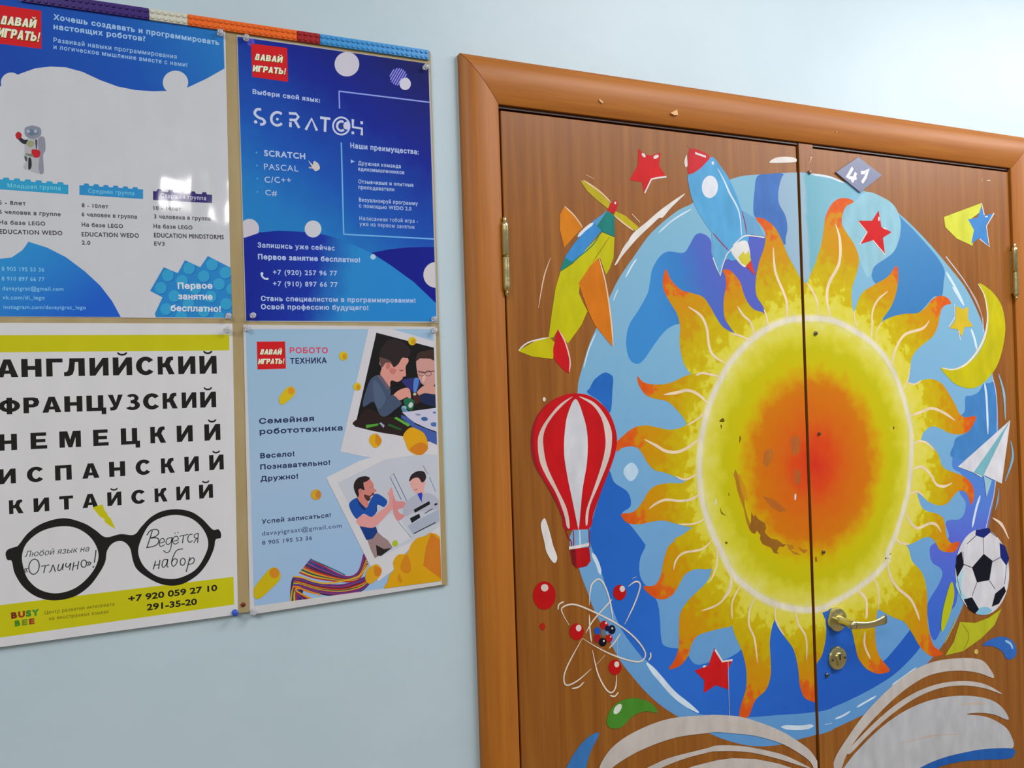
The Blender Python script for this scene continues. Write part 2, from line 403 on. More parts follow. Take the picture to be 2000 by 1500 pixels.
# ------------------------------------------------------------------ surface materials of the room
def wall_material():
    m, nt, b = newmat('wall_paint')
    c = mixn(nt, mrange(nt, noise(nt, 3.5, 5, rough=.6), .3, .7, 0, 1), (*lin((181,202,211)), 1), (*lin((188,208,217)), 1))
    nt.links.new(c, b.inputs['Base Color']); b.inputs['Roughness'].default_value = .4; b.inputs['Specular IOR Level'].default_value = .45
    bump(nt, b, noise(nt, 9, 3), .12, .01); return m
def wood_material(a, b_, c_, rough, name, horiz=False):
    m, nt, b = newmat(name)
    st = (9, 1, .35) if not horiz else (.35, 1, 9)
    n1 = noise(nt, 6, 6, st, .6); n2 = noise(nt, 60, 4, (3, 1, .12) if not horiz else (.12, 1, 3), .6)
    col = ramp(nt, n1, [(.3, a), (.5, b_), (.72, c_)])
    col = mixn(nt, mrange(nt, n2, .35, .7, 0, .2), col, (*lin(tuple(int(v*.72) for v in a)), 1))
    nt.links.new(col, b.inputs['Base Color']); b.inputs['Roughness'].default_value = rough; b.inputs['Specular IOR Level'].default_value = .4
    bump(nt, b, n2, .08, .0005); return m
def metal_material(c, rough, name):
    m, nt, b = newmat(name); b.inputs['Base Color'].default_value = (*lin(c), 1); b.inputs['Metallic'].default_value = 1
    nt.links.new(mrange(nt, noise(nt, 120, 3), .3, .7, rough*.7, rough*1.4), b.inputs['Roughness']); return m
M_wall = wall_material()
M_leaf = wood_material((133,76,19), (146,88,26), (162,102,36), .36, 'door_veneer')
M_case = wood_material((160,91,20), (172,103,27), (184,114,35), .46, 'casing_foil')
M_caseh = wood_material((160,91,20), (172,103,27), (184,114,35), .46, 'casing_foil_level', True)
M_dark = paint((62,34,22), 'plastic', .1)
M_brass = metal_material((214,205,150), .22, 'polished_brass')
M_steel = metal_material((120,115,105), .35, 'dull_screw_metal')
M_black = paint((24,22,20), 'plastic', 0)
def floor_material():
    m, nt, b = newmat('floor_linoleum'); o = ramp(nt, noise(nt, 20, 5), [(.3, (120,108,92)), (.7, (146,132,112))])
    nt.links.new(o, b.inputs['Base Color']); b.inputs['Roughness'].default_value = .45; return m

# ------------------------------------------------------------------ wall with the door opening, floor
YL = -0.004                                     # face of the door leaves
CI = -0.009                                     # inner lip of the casing
xo = W(893, 108).x; zo = W(893, 108).z
xi = (W(971, 208, CI).x+W(1018, 1500, CI).x)/2; zi = (W(971, 207, CI).z+W(1975, 325, CI).z)/2; xr = (W(1976, 327, CI).x+W(1999, 1100, CI).x)/2
xro = xr+(xi-xo)
LX0 = (W(975, 214, YL).x+W(1021, 1500, YL).x)/2; LX1 = xr-.002
LZ1 = (W(976, 217, YL).z+W(1972, 335, YL).z)/2
XA = (W(1555.5, 290, YL).x+W(1595.5, 1500, YL).x)/2; XB = (W(1559.5, 290, YL).x+W(1599.5, 1500, YL).x)/2
XS = (W(1585, 285, YL).x+W(1625, 1400, YL).x)/2
bm = bmesh.new()
ox0, ox1, oz = LX0-.012, LX1+.012, LZ1+.014
for a, b_ in (((-2.2, 0, 0), (ox0, .12, 2.95)), ((ox1, 0, 0), (4.4, .12, 2.95)), ((ox0, 0, oz), (ox1, .12, 2.95))): box(bm, a, b_)
tag(obj_bm('wall_back', bm, M_wall), kind='structure')
bm = bmesh.new(); box(bm, (-2.2, -5.2, -.05), (4.4, .12, 0)); tag(obj_bm('floor', bm, floor_material()), kind='structure')

# casing: three mitred lengths of rounded moulding
prof = [(0, 0), (0, .010), (.04, .0125), (.12, .016), (.25, .019), (.42, .020), (.6, .0185), (.78, .0155), (.9, .0125), (.97, .0105), (1, .009), (1, 0)]
def moulding(name, ends, mat):
    """ends: (outer point, inner point) at both mitres, in (x, z)"""
    bm = bmesh.new(); rows = []
    for (o_, i_) in ends:
        rows.append([bm.verts.new((o_[0]+(i_[0]-o_[0])*t, -h, o_[1]+(i_[1]-o_[1])*t)) for t, h in prof])
    for k in range(len(prof)-1): bm.faces.new((rows[0][k], rows[0][k+1], rows[1][k+1], rows[1][k]))
    bm.faces.new(rows[0]); bm.faces.new(rows[1][::-1]); bmesh.ops.recalc_face_normals(bm, faces=bm.faces)
    o = obj_bm(name, bm, mat, smooth=False, origin=((ends[0][0][0]), 0, 0))
    return tag(o, kind='structure')
g = .0006
c1 = moulding('trim_1', [((xo, 0), (xi, 0)), ((xo, zo-g), (xi, zi-g))], M_case)
c2 = moulding('trim_2', [((xo+g, zo), (xi+g, zi)), ((xro-g, zo), (xr-g, zi))], M_caseh)
c3 = moulding('trim_3', [((xro, 0), (xr, 0)), ((xro, zo-g), (xr, zi-g))], M_case)
for o in (c1, c2, c3):
    for p in o.data.polygons: p.use_smooth = True
    o.data.set_sharp_from_angle(angle=math.radians(35)) if hasattr(o.data, 'set_sharp_from_angle') else None
# jamb lining behind the gap, with its brown rubber seal
bm = bmesh.new(); box(bm, (ox0, .002, 0), (ox0+.009, .12, oz)); box(bm, (ox1-.009, .002, 0), (ox1, .12, oz)); box(bm, (ox0+.009, .002, oz-.004), (ox1-.009, .12, oz))
box(bm, (ox0+.009, .045, LZ1-.012), (ox1-.009, .12, oz-.004)); box(bm, (ox0+.009, .045, 0), (ox0+.024, .12, LZ1-.012)); box(bm, (ox1-.024, .045, 0), (ox1-.009, .12, LZ1-.012))
tag(obj_bm('trim_4', bm, M_dark), kind='structure')
bm = bmesh.new(); box(bm, (ox0+.006, -.0035, LZ1+.0035), (ox1-.006, .002, LZ1+.0075))
tag(obj_bm('trim_5', bm, paint((72,40,26), 'plastic', .1)), kind='structure')
# chips in the foil of the head casing
cc = Canvas(c2, -.0188, kind='paint')
for s in ('A 1035,405 1048,408 1068,428 1060,436 1040,420', 'A 1535,502 1580,478 1588,515 1560,517', 'B 690,200 697,207 692,212'):
    poly(cc, 'chip', T(s), paint((222,178,128)), smooth=False)

# ------------------------------------------------------------------ door leaves
def leaf(name, x0, x1):
    bm = bmesh.new(); box(bm, (x0, YL, .01), (x1, YL+.038, LZ1)); bevel(bm, .0012, 1)
    return tag(obj_bm(name, bm, M_leaf, origin=((x0+x1)/2, 0, 0)), kind='structure')
d1 = leaf('door_1', LX0, XA); d2 = leaf('door_2', XB+.012, LX1)
YS = -.0022
bm = bmesh.new(); box(bm, (XB, YL+YS, .01), (XS, YL+.03, LZ1+.0065)); bevel(bm, .0008, 1)
strip = obj_bm('cover_strip', bm, M_leaf, d2)
bm = bmesh.new(); box(bm, (XA-.010, YL+.0385, .01), (XB+.03, YL+.047, LZ1-.01)); obj_bm('rebate_lip', bm, M_dark, d2)

DC = DoorCanvas(d1, d2, YL-.00002, XA, XB, XS, YS)
P_ = paint
white, cream, pale = P_((216,212,210)), P_((226,196,164)), P_((196,200,210))
red, dred, yel, gry = P_((200,26,30)), P_((150,26,34)), P_((190,182,16)), P_((150,150,155))
def shp(name, s, mat, parent=None, smooth=True, label=None, holes=()): return poly(DC, name, T(s) if isinstance(s, str) else s, mat, parent, smooth, holes, label)
def rib(name, s, w, mat, parent=None, taper='both', closed=False, smooth=True, label=None): return ribbon(DC, name, T(s) if isinstance(s, str) else s, w, mat, parent, taper, closed, smooth, label)

# globe
gm = grad([(0, (128,180,204)), (.35, (122,174,208)), (.7, (108,162,210)), (1, (92,150,208))], (1500,340), (1500,1440), d1, jitter=.05)
globe = shp('painted_globe', 'P 1440,346 1480,341 1557,337 1585,341 1630,349 1665,362 1720,390 1765,425 1810,470 1851,518 1888,566 1916,625 1931,680 1940,740 1947,790 1950,860 1947,920 1943,960 1934,1010 1920,1070 1900,1130 1882,1180 1862,1225 1838,1264 1805,1302 1760,1345 1720,1378 1670,1404 1622,1426 1598,1434 1568,1442 1520,1455 1470,1457 1420,1446 1370,1425 1323,1399 1290,1377 1260,1350 1230,1315 1208,1285 1185,1240 1160,1190 1145,1150 1131,1110 1122,1060 1117,1010 1115,930 1120,850 1128,765 1130,745 1138,715 1150,675 1165,640 1182,600 1194,573 1210,542 1238,501 1272,455 1320,414 1354,396 1395,365', gm)
GB = lambda n, s, m, **k: shp(n, s, m, parent=globe, **k)
GB('globe_patch', 'C 1720,235 1660,245 1610,330 1560,390 1440,380 1370,420 1310,520 1290,620 1270,720 1200,850 1120,980 1095,1120 1120,1250 1180,1295 1240,1260 1330,1130 1420,1020 1520,970 1600,1000 I 200,700 400,700 700,760 1000,600 B 190,1450 240,1300 240,1100 200,940 130,925 60,940 C 1990,430 1900,440 1800,420 1785,290',
   grad([(0, (58,136,204)), (.4, (54,124,194)), (.7, (74,104,190)), (1, (84,98,188))], (1280,600), (1420,560), d1))
GB('globe_patch', 'B 140,515 230,498 325,502 290,600 290,700 335,790 350,880 335,990 250,960 160,830 118,790 112,720 120,620', P_((66,112,182)))
GB('globe_patch', 'B 325,502 410,490 450,500 560,520 640,535 720,560 800,600 780,680 700,660 640,700 600,900 540,1120 490,1240 420,1180 340,990 350,880 335,790 290,700 290,600',
   grad([(0, (146,174,198)), (.5, (148,180,198)), (.56, (112,172,188)), (1, (122,178,196))], (1525,500), (1620,500), d1, jitter=.03))
GB('globe_patch', 'D 780,280 800,240 840,170 920,115 980,140 990,180 985,250 965,440 880,350', P_((38,104,188)))
GB('globe_patch', 'D 950,920 1000,1010 1110,1090 1132,1200 1060,1270 1150,1380 1240,1500 E 1000,60 965,150 975,270 1080,420 1105,660 1135,708 1200,720 1260,725 1300,800 1350,828 1450,800 F 60,790 140,745 175,700 250,600 400,500 700,440 740,440 870,540 1000,650 1060,790 1090,800 1180,700 1300,560 1330,640 1320,720 1180,870 1050,960 900,1040 740,1110 600,1140 400,1155 200,1170 0,1165 E 1500,1160 1340,1145 1230,1070 1120,950 1020,810 980,780 860,620 790,470 720,240 660,90 640,20 D 800,1400 860,1180',
   grad([(0, (36,100,190)), (.5, (44,108,206)), (1, (34,92,190))], (1180,950), (1620,1400), d1))
GB('globe_patch', 'H 1560,40 1450,60 1385,100 1372,200 1365,330 1450,400 1425,540 1480,640 1472,730 1430,790 1330,800 1305,840 1330,960 1180,1020 1165,1110 1190,1180 1260,1230 1272,1300 1210,1430 F 1430,330 1370,440 1380,560 1395,640 1430,660 1500,500 1560,420 1580,200 1600,50 H 1600,900 1680,860 1745,480 1790,200 1770,0',
   grad([(0, (70,136,204)), (.35, (84,124,208)), (.6, (88,104,206)), (1, (58,104,204))], (1900,850), (1860,1200), d1))
GB('globe_patch', 'G 1690,855 1640,865 1600,930 1540,965 1480,980 1475,1100 1440,1160 1500,1280 1400,1340 1378,1400 1370,1520 1760,1520 1770,1200 1757,950 1735,850', P_((66,128,190)))
GB('globe_patch', 'B 1080,710 1135,850 1125,960 1085,1050 960,1140 935,1190 960,1260 1040,1300 1020,1500 G 740,300 900,260 1060,235 1200,90 B 1425,1360 1440,1250 1445,1170 1395,1080 1320,990 1220,880 1140,800',
   grad([(0, (74,138,190)), (1, (60,124,184))], (1740,420), (1800,600), d1))
shp_halo = GB('globe_patch', 'B 820,690 900,625 1000,655 1090,715 1135,810 1138,900 1120,980 1070,1060 960,1140 935,1200 900,1210 850,1090 780,940 738,860 735,770', P_((140,188,204)))
GB('white_dab', 'D 1130,850 1165,860 1195,920 1160,985 1120,995 1080,950 1075,905 1100,870', P_((184,212,232)))
for s, w in (('A 1450,1340 1550,1250 1680,1172', 3), ('C 1180,440 1140,500 1090,592', 3.2), ('C 1030,690 1010,730 993,780', 2.6), ('C 850,1040 790,1180 750,1330', 2.6),
             ('E 655,100 690,170 710,240', 8), ('E 1010,815 1100,920 1200,1030 1350,1140', 11), ('F 1140,960 1220,905 1300,845', 4), ('F 910,1105 970,1070 1040,1030', 4),
             ('F 770,1180 820,1160 870,1130', 4), ('F 700,1215 745,1205', 4), ('F 420,1232 540,1238 630,1225', 9), ('B 510,500 640,520 740,560', 4),
             ('B 1455,1180 1520,1290 1580,1410', 6), ('G 1365,0 1410,70 1470,170', 5), ('G 1530,375 1560,460 1582,560', 6), ('G 1650,855 1668,1000 1680,1310', 6), ('H 1612,580 1575,700 1540,865', 6)):
    rib('white_stroke', s, w, P_((204,222,236)), globe, 'both')
rib('white_stroke', 'B 1455,1075 1600,1270 1700,1470 G 1640,400', 2.2, P_((200,205,225)), globe, 'none')
rib('white_stroke', 'G 1720,800 1752,950 1762,1200 H 1745,480 1700,700 1662,870', 2.2, P_((196,190,222)), globe, 'none')

# sun: rays, disc, rim and strokes
RING = 'D 1955,20 1850,200 1765,400 1710,640 1692,850 1697,1000 1720,1180 1790,1400 1850,1530 F 95,222 200,325 340,415 500,462 620,468 700,450 810,395 900,340 1030,240 1115,145 H 790,1090 860,930 935,690 980,490 1000,200 G 1003,1400 985,1200 910,930 800,680 640,490 400,340 250,290 120,282 I 1380,612 1200,625 1000,705 820,835'
cen = (W(1372,905)+W(1783,905)+W(1580,622)+W(1586,1187))/4
SC = (1583, 905)
rays = [
 ('C 1420,525', 'C 1420,525 1460,610 1540,690 1620,715 1720,750 1780,830 1830,920 1890,1000 1990,1050 I 860,800 700,1150 500,1250 C 1800,1420 1650,1390 1580,1320 1545,1220 1530,1100 1535,1000 1510,890 1450,790 1400,690 1395,600'),
 ('I 560,140', 'I 558,140 620,135 680,190 730,260 760,360 800,450 860,520 960,560 1010,650 1000,800 850,850 690,765 620,680 575,600 565,500 570,400 590,290 580,190'),
 ('B 130,810', 'B 128,808 190,815 260,870 310,960 350,1060 410,1170 450,1240 500,1300 520,1450 540,1600 200,1620 B 190,1450 135,1350 128,1250 150,1120 190,1000 192,900'),
 ('B 740,690', 'B 812,692 760,668 700,675 650,720 615,800 600,900 580,1010 540,1120 490,1240 470,1320 500,1600 700,1640 B 820,1560 800,1420 800,1300 830,1200 850,1100 820,1000 770,920 730,850 735,780 760,725'),
 ('B 1110,1140', 'B 1110,1140 1122,1220 1110,1320 1075,1420 1020,1500 G 750,280 730,350 700,600 500,500 B 800,1560 810,1490 830,1420 870,1330 960,1270 1050,1215'),
 ('G 1300,90', 'G 1352,150 1320,100 1250,80 1180,120 1120,190 1050,235 950,240 850,260 760,300 700,380 680,470 700,620 820,900 930,950 970,850 990,740 1000,640 1050,560 1120,500 1190,440 1230,360 1250,270 1270,195 1310,160'),
 ('G 1540,1190', 'G 1572,1150 1480,1160 1430,1130 1390,1050 1340,960 1270,860 1180,820 1090,830 1020,860 960,855 880,930 900,1250 1000,1400 1060,1400 1090,1340 1110,1290 1180,1240 1260,1260 1340,1300 1440,1310 1510,1280 1550,1220'),
 ('H 1545,600', 'H 1530,662 1555,600 1545,500 1480,420 1390,380 1310,350 1270,310 1240,220 1190,150 1120,95 1030,110 940,200 900,500 980,590 1060,560 1110,600 1160,640 1250,670 1320,650 1370,590 1420,540 1480,550 1510,600'),
 ('H 1390,1040', 'H 1422,990 1350,1000 1310,930 1300,850 1280,780 1220,740 1140,720 1090,680 1060,600 1040,555 960,560 850,700 800,950 870,1020 960,1022 1020,1000 1100,960 1160,950 1210,990 1250,1060 1320,1085 1380,1080 1415,1040'),
 ('F 1440,740', 'F 1470,755 1410,700 1380,600 1370,520 1370,400 1360,300 1330,220 1270,150 1240,60 1150,-10 1000,170 950,300 1030,440 1060,470 1150,520 1220,550 1270,620 1310,690 1350,740 1405,775'),
 ('F 1100,860', 'F 1125,858 1070,790 1040,720 1030,600 1045,480 1060,430 1030,240 900,280 720,400 725,440 790,490 850,540 880,610 900,700 920,780 970,850 1040,885 1100,880'),
 ('F 610,1040', 'F 628,1068 570,1040 540,960 530,860 500,730 430,630 380,540 350,440 400,380 660,400 670,460 700,540 705,640 680,760 645,820 640,900 640,1055'),
 ('F 165,1130', 'F 148,1168 160,1080 190,980 190,850 160,730 120,640 100,570 85,450 100,260 260,330 400,400 380,520 360,580 345,680 350,800 350,900 320,990 250,1060 205,1165'),
 ('E 1175,850', 'E 1155,855 1195,790 1220,700 1220,600 1230,490 1280,410 1340,350 1400,290 1430,220 1460,50 1600,100 1640,250 1600,480 1567,570 1500,590 1420,610 1340,640 1300,700 1280,770 1225,835'),
 ('E 1010,340', 'E 988,320 1060,310 1100,250 1120,150 1150,60 1200,15 D 1470,1480 1560,1430 1650,1370 1800,1330 E 1500,0 1480,120 1430,200 1330,205 1260,240 1220,310 1180,370 1120,402 1050,385'),
 ('D 1080,1280', 'D 1058,1265 1150,1250 1220,1180 1280,1080 1350,1030 1450,1015 1560,1010 1700,930 1800,1100 1800,1350 1640,1375 1520,1350 1400,1320 1300,1330 1200,1350 1110,1340 1070,1305'),
 ('D 1025,725', 'D 1015,690 1060,640 1150,568 1250,545 1350,562 1450,580 1550,560 1640,500 1800,400 1800,900 1680,985 1580,990 1500,965 1420,932 1330,910 1270,850 1230,780 1190,730 1130,715 1060,730 1020,760'),
 ('D 1195,170', 'D 1188,145 1230,190 1300,210 1400,210 1480,190 1560,150 1650,125 1850,120 1850,300 1760,430 1680,510 1600,540 1560,480 1500,410 1430,350 1340,330 1260,300 1200,220'),
]
disc_m = grad([(0, (206,48,26)), (.18, (210,72,22)), (.30, (206,96,18)), (.54, (202,116,10)), (.62, (202,156,6)), (.70, (196,182,6)), (.80, (190,184,14)), (.88, (204,198,50)), (.96, (212,206,90)), (1, (214,212,120))],
              (1588,905), (1588,1187), d1, jitter=.05, radial=((W(1783,905).x-W(1372,905).x)/2, (W(1580,622).z-W(1586,1187).z)/2), scale=34)
disc_m2 = disc_m.copy()
sun = poly(DC, 'painted_sun', T(RING), disc_m, n=4)
for n_ in disc_m2.node_tree.nodes:      # the right leaf has its own origin: same paint, measured from there
    if n_.type == 'VECT_MATH' and n_.operation == 'SUBTRACT': n_.inputs[1].default_value = Vector(n_.inputs[1].default_value)+d1.location-d2.location
sun[2].data.materials[0] = disc_m2
def two_leaf(mat, res):                 # gradient mats measured from door_1: give door_2 pieces their own copy
    if 2 in res and mat.name.startswith('blended'):
        mc = mat.copy()
        for n_ in mc.node_tree.nodes:
            if n_.type == 'VECT_MATH' and n_.operation == 'SUBTRACT': n_.inputs[1].default_value = Vector(n_.inputs[1].default_value)+d1.location-d2.location
        res[2].data.materials[0] = mc
for i, (tip, s) in enumerate(rays):
    tp = T(tip)[0]; dx, dy = tp[0]-SC[0], tp[1]-SC[1]
    a = math.atan2(dy/283, dx/206); base = (SC[0]+206*.98*math.cos(a), SC[1]+283*.98*math.sin(a))
    m_ = flame_mat(base, tp, d1); r = shp('flame_ray', s, m_, sun); two_leaf(m_, r)
for o in list(bpy.data.objects):        # the globe's blended patches on the right leaf
    if o.name.startswith(('globe_patch', 'painted_globe')) and wloc(o).x > 1.4 and o.data.materials[0].name.startswith('blended'):
        two_leaf(o.data.materials[0], {2: o})
# disc is painted over the feet of the rays: lift it above them
DC.k += 1
for o in sun.values():
    dy = -(DC.k*STEP) - (-(1)*STEP)
for k_, o in sun.items():
    yy = min(v.co.y for v in o.data.vertices)
    target = DC.y - DC.k*STEP
    cur = max(v.co.y for v in o.data.vertices)
    for v in o.data.vertices: v.co.y += (target-cur)
worn = P_((146,96,30)); worn2 = P_((172,120,30))
for s, m_ in (('Y 400,650 425,700 440,760 470,800 500,880 495,915 470,880 480,960 500,1040 525,1100 520,1160 490,1080 470,980 440,900 415,820 400,740 385,700', worn2),
              ('Y 420,690 440,700 490,820 500,900 478,905 450,830', P_((196,140,20))), ('Y 530,1000 552,1040 560,1020 590,1060 640,1090 652,1130 640,1160 660,1190 690,1215 740,1225 790,1262 815,1262 790,1285 760,1280 740,1320 755,1340 715,1335 690,1290 650,1275 620,1260 600,1220 605,1190 575,1150 560,1180 530,1165 512,1120 528,1080', worn),
              ('Y 820,1260 870,1270 880,1300 850,1310 900,1330 940,1350 880,1345 830,1300', worn2), ('Y 920,1280 940,1300 990,1310 960,1340 925,1310', P_((176,110,30))), ('Y 1040,1370 1055,1360 1060,1400 1045,1405', worn),
              ('Y 640,500 690,480 720,520 690,600 650,640 620,600', P_((180,104,36))), ('Y 850,400 900,370 930,420 920,520 870,540 850,480', P_((178,96,40))),
              ('Y 890,640 930,680 930,760 900,790 875,730', P_((176,92,42))), ('Y 620,870 700,890 760,930 820,990 760,1000 690,960', P_((178,100,34)))):
    shp('worn_paint', s, m_, sun, smooth=False, label='worn brown patch')
for s in ('Y 270,260 300,235 312,262 288,268', 'Y 280,290 292,300 284,325', 'Y 278,960 290,1000 325,1030 285,1010', 'Y 318,1240 340,1250 322,1262', 'Y 436,380 446,400 432,440', 'Y 345,840 352,860 346,870', 'G 835,1240 850,1250 842,1270'):
    shp('worn_paint', s, P_((104,84,20)), sun)
for s in ('Y 884,855 896,858 892,900 882,896', 'Y 240,890 248,900 242,945 234,935'): shp('white_dab', s, white, sun)
glow = P_((214,208,130)); rimw = P_((218,212,190))
rib('rim_glow', RING, 17, glow, sun, 'none', True); rib('rim_line', RING, 9.5, rimw, sun, 'none', True)
for s, w in (('C 1600,830 1700,900 1750,1000 1770,1150 1810,1230 1910,1295', 6), ('I 700,490 760,580 830,650 865,780', 5), ('B 250,1010 265,1180 320,1320 345,1400 345,1520', 6),
             ('B 685,850 715,960 710,1120 640,1260 625,1370 650,1510', 7), ('I 1370,260 1440,370 1480,480 1490,600', 5), ('G 790,40 700,120 655,220 650,350 640,480', 4.5),
             ('G 1160,300 1100,370 950,420 880,510 840,620 820,740', 5.5), ('G 740,310 690,400 690,510', 2.6), ('G 1390,1190 1290,1120 1180,1080 1090,1110 975,1155', 5.5),
             ('G 1015,1395 1080,1370 1150,1400 1205,1460', 4), ('G 920,930 950,860 975,800 980,720', 3), ('G 960,850 1030,865 1090,830', 3), ('H 1360,470 1290,500 1220,480 1160,380 1080,325 1005,355', 5.5),
             ('H 985,570 1050,545 1110,590', 4), ('H 1265,905 1220,840 1160,830 1050,870 980,800 945,710', 5.5), ('H 980,1012 900,1000 865,960', 4.5), ('F 1105,130 1130,250 1180,330 1260,400 1300,480 1320,540', 6),
             ('F 1000,245 1040,300 1055,380 1050,470', 4), ('F 910,335 970,400 975,480 975,530', 6), ('F 965,610 962,700 1000,790', 5), ('F 510,465 530,560 580,650 585,800', 4.5), ('F 382,430 385,540 440,640', 4),
             ('F 255,375 215,470 210,570 245,660 265,820', 4.5), ('F 155,310 100,420 100,530', 4), ('F 95,230 80,330 35,405', 4), ('E 1470,60 1465,180 1425,285', 4.5), ('E 1555,250 1560,330 1480,430 1365,478', 4),
             ('E 1435,15 1370,75 1250,100 1200,150 1185,210', 4.5), ('D 1280,1225 1340,1180 1420,1150 1540,1160 1640,1140 1710,1080', 5), ('D 1740,1300 1650,1345 1520,1350', 3.5),
             ('D 1245,660 1340,710 1420,755 1520,760 1620,710 1700,640', 6), ('D 1690,930 1580,985 1500,960', 4), ('D 1400,295 1500,280 1600,260 1690,300 1765,375', 6), ('D 1745,420 1680,490 1590,545', 3.5),
             ('D 1860,150 1720,120 1660,140', 4.5), ('I 960,520 985,600 1005,700', 4), ('I 640,760 730,780 830,830', 4), ('I 1840,530 1845,620 1870,700', 3.5), ('F 700,520 705,620', 2.5)):
    rib('white_stroke', s, w, P_((226,206,176)), sun, 'both')
# stars
def star(s, highlights, edges, mat, parent=None, label=None, hw=3):
    r = shp('painted_star', s, mat, None, False, label)
    for h in highlights: shp('white_dab', h, white, r)
    for e in edges: rib('white_stroke', e, hw, white, r, 'none', smooth=False)
    return r
star('A 1310,750 1350,790 1395,800 1465,780 1452,870 1490,925 1500,940 1400,960 1350,1065 1335,985 1250,970 1305,870', [ell(1346,797,18,10,.9,12,'A'), ell(1433,808,20,12,-.5,12,'A')], ['A 1353,1062 1400,965 1430,957 1505,947'], red, label='red painted star')
star('B 985,755 1005,870 1075,905 1015,945 1030,1060 950,960 850,990 905,900 845,825 940,825', [ell(987,812,6,16,0,10,'B'), ell(1030,880,14,5,.3,10,'B')], ['B 846,835 905,905 852,992', 'B 945,962 1030,1062'], red, label='red painted star', hw=2.5)
star('E 1450,720 1500,800 1570,793 1535,870 1545,990 1460,960 1380,1012 1385,930 1320,865 1410,835', [ell(1385,838,12,6,-.4,10,'E')], ['E 1455,730 1503,806 1568,796'], red, label='red painted star', hw=4)
shp('yellow_beam', 'B 1440,800 1520,770 1700,703 1700,760 1620,820 1650,880 1640,1000 1530,950 1450,870', P_((204,208,66)), None, False)
star('B 1700,725 1720,790 1785,775 1735,855 1750,1000 1690,945 1630,985 1650,890 1608,815 1675,805', [ell(1737,797,10,5,0,8,'B')], ['B 1702,703 1722,785', 'B 1790,772 1737,862 1757,1008 1690,952'], P_((66,132,196)), label='blue painted star', hw=2.5)
star('G 1395,170 1455,200 1505,178 1500,280 1547,352 1470,362 1445,445 1410,380 1340,368 1392,290', [], ['G 1382,155 1386,270 1330,360', 'G 1418,390 1434,472'], P_((206,180,44)), label='small yellow painted star', hw=2.2)
# moon
moon = shp('painted_moon', 'G 1600,-30 1660,0 1730,60 1800,170 1832,330 1822,480 1780,650 1720,765 1620,868 1520,903 1400,870 1320,800 1258,718 1350,740 1480,700 1590,595 1660,455 1683,300 1672,150 1630,40', yel, label='yellow painted crescent moon')
rib('white_stroke', 'G 1590,-25 1640,60 1668,170 1675,300 1650,440 1580,580 1480,690 1370,735 1275,722', 5.5, P_((222,214,190)), moon, 'long')

# rocket
rk = shp('painted_rocket', 'P 1346,339 1345,360 1354,395 1373,430 1392,457 1410,485 1425,508 1440,505 1455,488 1462,465 1455,432 1442,392 1425,352 1405,322 1386,307', P_((84,160,208)), label='blue painted rocket')
shp('rocket_fin', 'C 1790,225 1800,430 1860,580 1885,480 1930,385', P_((98,166,206)), rk, False)
shp('rocket_fin', 'B 25,758 45,760 130,810 190,935 100,922 40,930', P_((104,158,196)), rk, False)
shp('rocket_nose', 'A 1668,755 1740,765 1808,808 1770,860 1720,905 1662,928 1655,850', P_((196,40,48)), rk)
rib('white_stroke', 'A 1705,782 1780,808', 4, white, rk, 'none'); rib('red_stroke', 'A 1650,728 1672,762', 2, dred, rk)
shp('white_dab', 'A 1645,795 1630,840 1638,880 1652,870 1650,830', white, rk)
shp('rocket_window', ell(1808,1018,56,78,.05,24,'A'), P_((214,218,228)), rk)
rib('white_stroke', 'A 1862,890 1905,970 1945,1060 2010,1190 B 30,930', 4, P_((205,222,236)), rk, 'long'); shp('white_dab', ell(1829,852,9,12,0,10,'A'), white, rk)
rib('red_stroke', 'C 1795,225 1860,300 1930,375', 2.4, P_((150,40,80)), rk); rib('red_stroke', 'B 30,755 50,830 66,922', 2.4, P_((130,50,100)), rk)
rib('white_stroke', 'C 1800,430 1830,510 1860,578 1880,490 1915,400 2000,310', 2.4, white, rk, 'none', smooth=False); rib('white_stroke', 'B -30,1000 0,970 60,930 190,942', 2.6, white, rk, 'none')
shp('rocket_flame', 'P 1428,490 1440,474 1459,472 1465,505 1455,522 1440,510', P_((214,216,214)), rk)
shp('rocket_flame', 'B 5,1080 40,1040 55,1060 80,1035 95,1100 62,1142 25,1120', P_((200,192,60)), rk, False); shp('rocket_flame', 'B 58,1142 94,1102 125,1208', P_((206,60,44)), rk, False)

# aeroplane
pl = shp('painted_aeroplane', 'C 900,225 1000,265 992,430 960,520 930,570 880,430 800,510 720,620 710,720 740,790 780,865 730,980 620,1130 540,1020 500,1080 462,1085 490,880 520,680 560,545 660,480 760,370', P_((190,186,14)), None, False, label='yellow painted aeroplane')
shp('aeroplane_wing', 'C 590,15 555,80 555,200 590,350 680,250 742,185 680,90', P_((204,122,20)), pl, False)
rib('white_stroke', 'C 590,10 670,85 742,185', 2.5, cream, pl)
shp('propeller', 'A 905,975 935,975 1010,1025 1112,1130 1100,1172 1020,1110 950,1045', P_((182,166,30)), pl, False); rib('white_stroke', 'A 925,970 1040,1050 1122,1132', 3, cream, pl)
shp('propeller', 'A 1150,1188 1220,1220 1312,1300 1290,1325 1210,1270 1138,1212', P_((186,170,26)), pl, False); rib('white_stroke', 'A 1138,1215 1210,1275 1280,1325', 3, cream, pl)
shp('aeroplane_canopy', 'C 940,50 820,135 740,230 660,330 600,420 560,530 620,500 690,450 720,420 890,215 960,70', P_((60,138,204)), pl, False)
shp('aeroplane_nose', 'C 945,48 1000,90 1002,262 900,220 850,165', P_((28,124,116)), pl, False); shp('aeroplane_canopy', 'C 940,48 900,80 820,138 858,170', P_((88,150,200)), pl, False)
shp('aeroplane_canopy', 'C 598,430 660,470 555,542', P_((24,128,122)), pl, False)
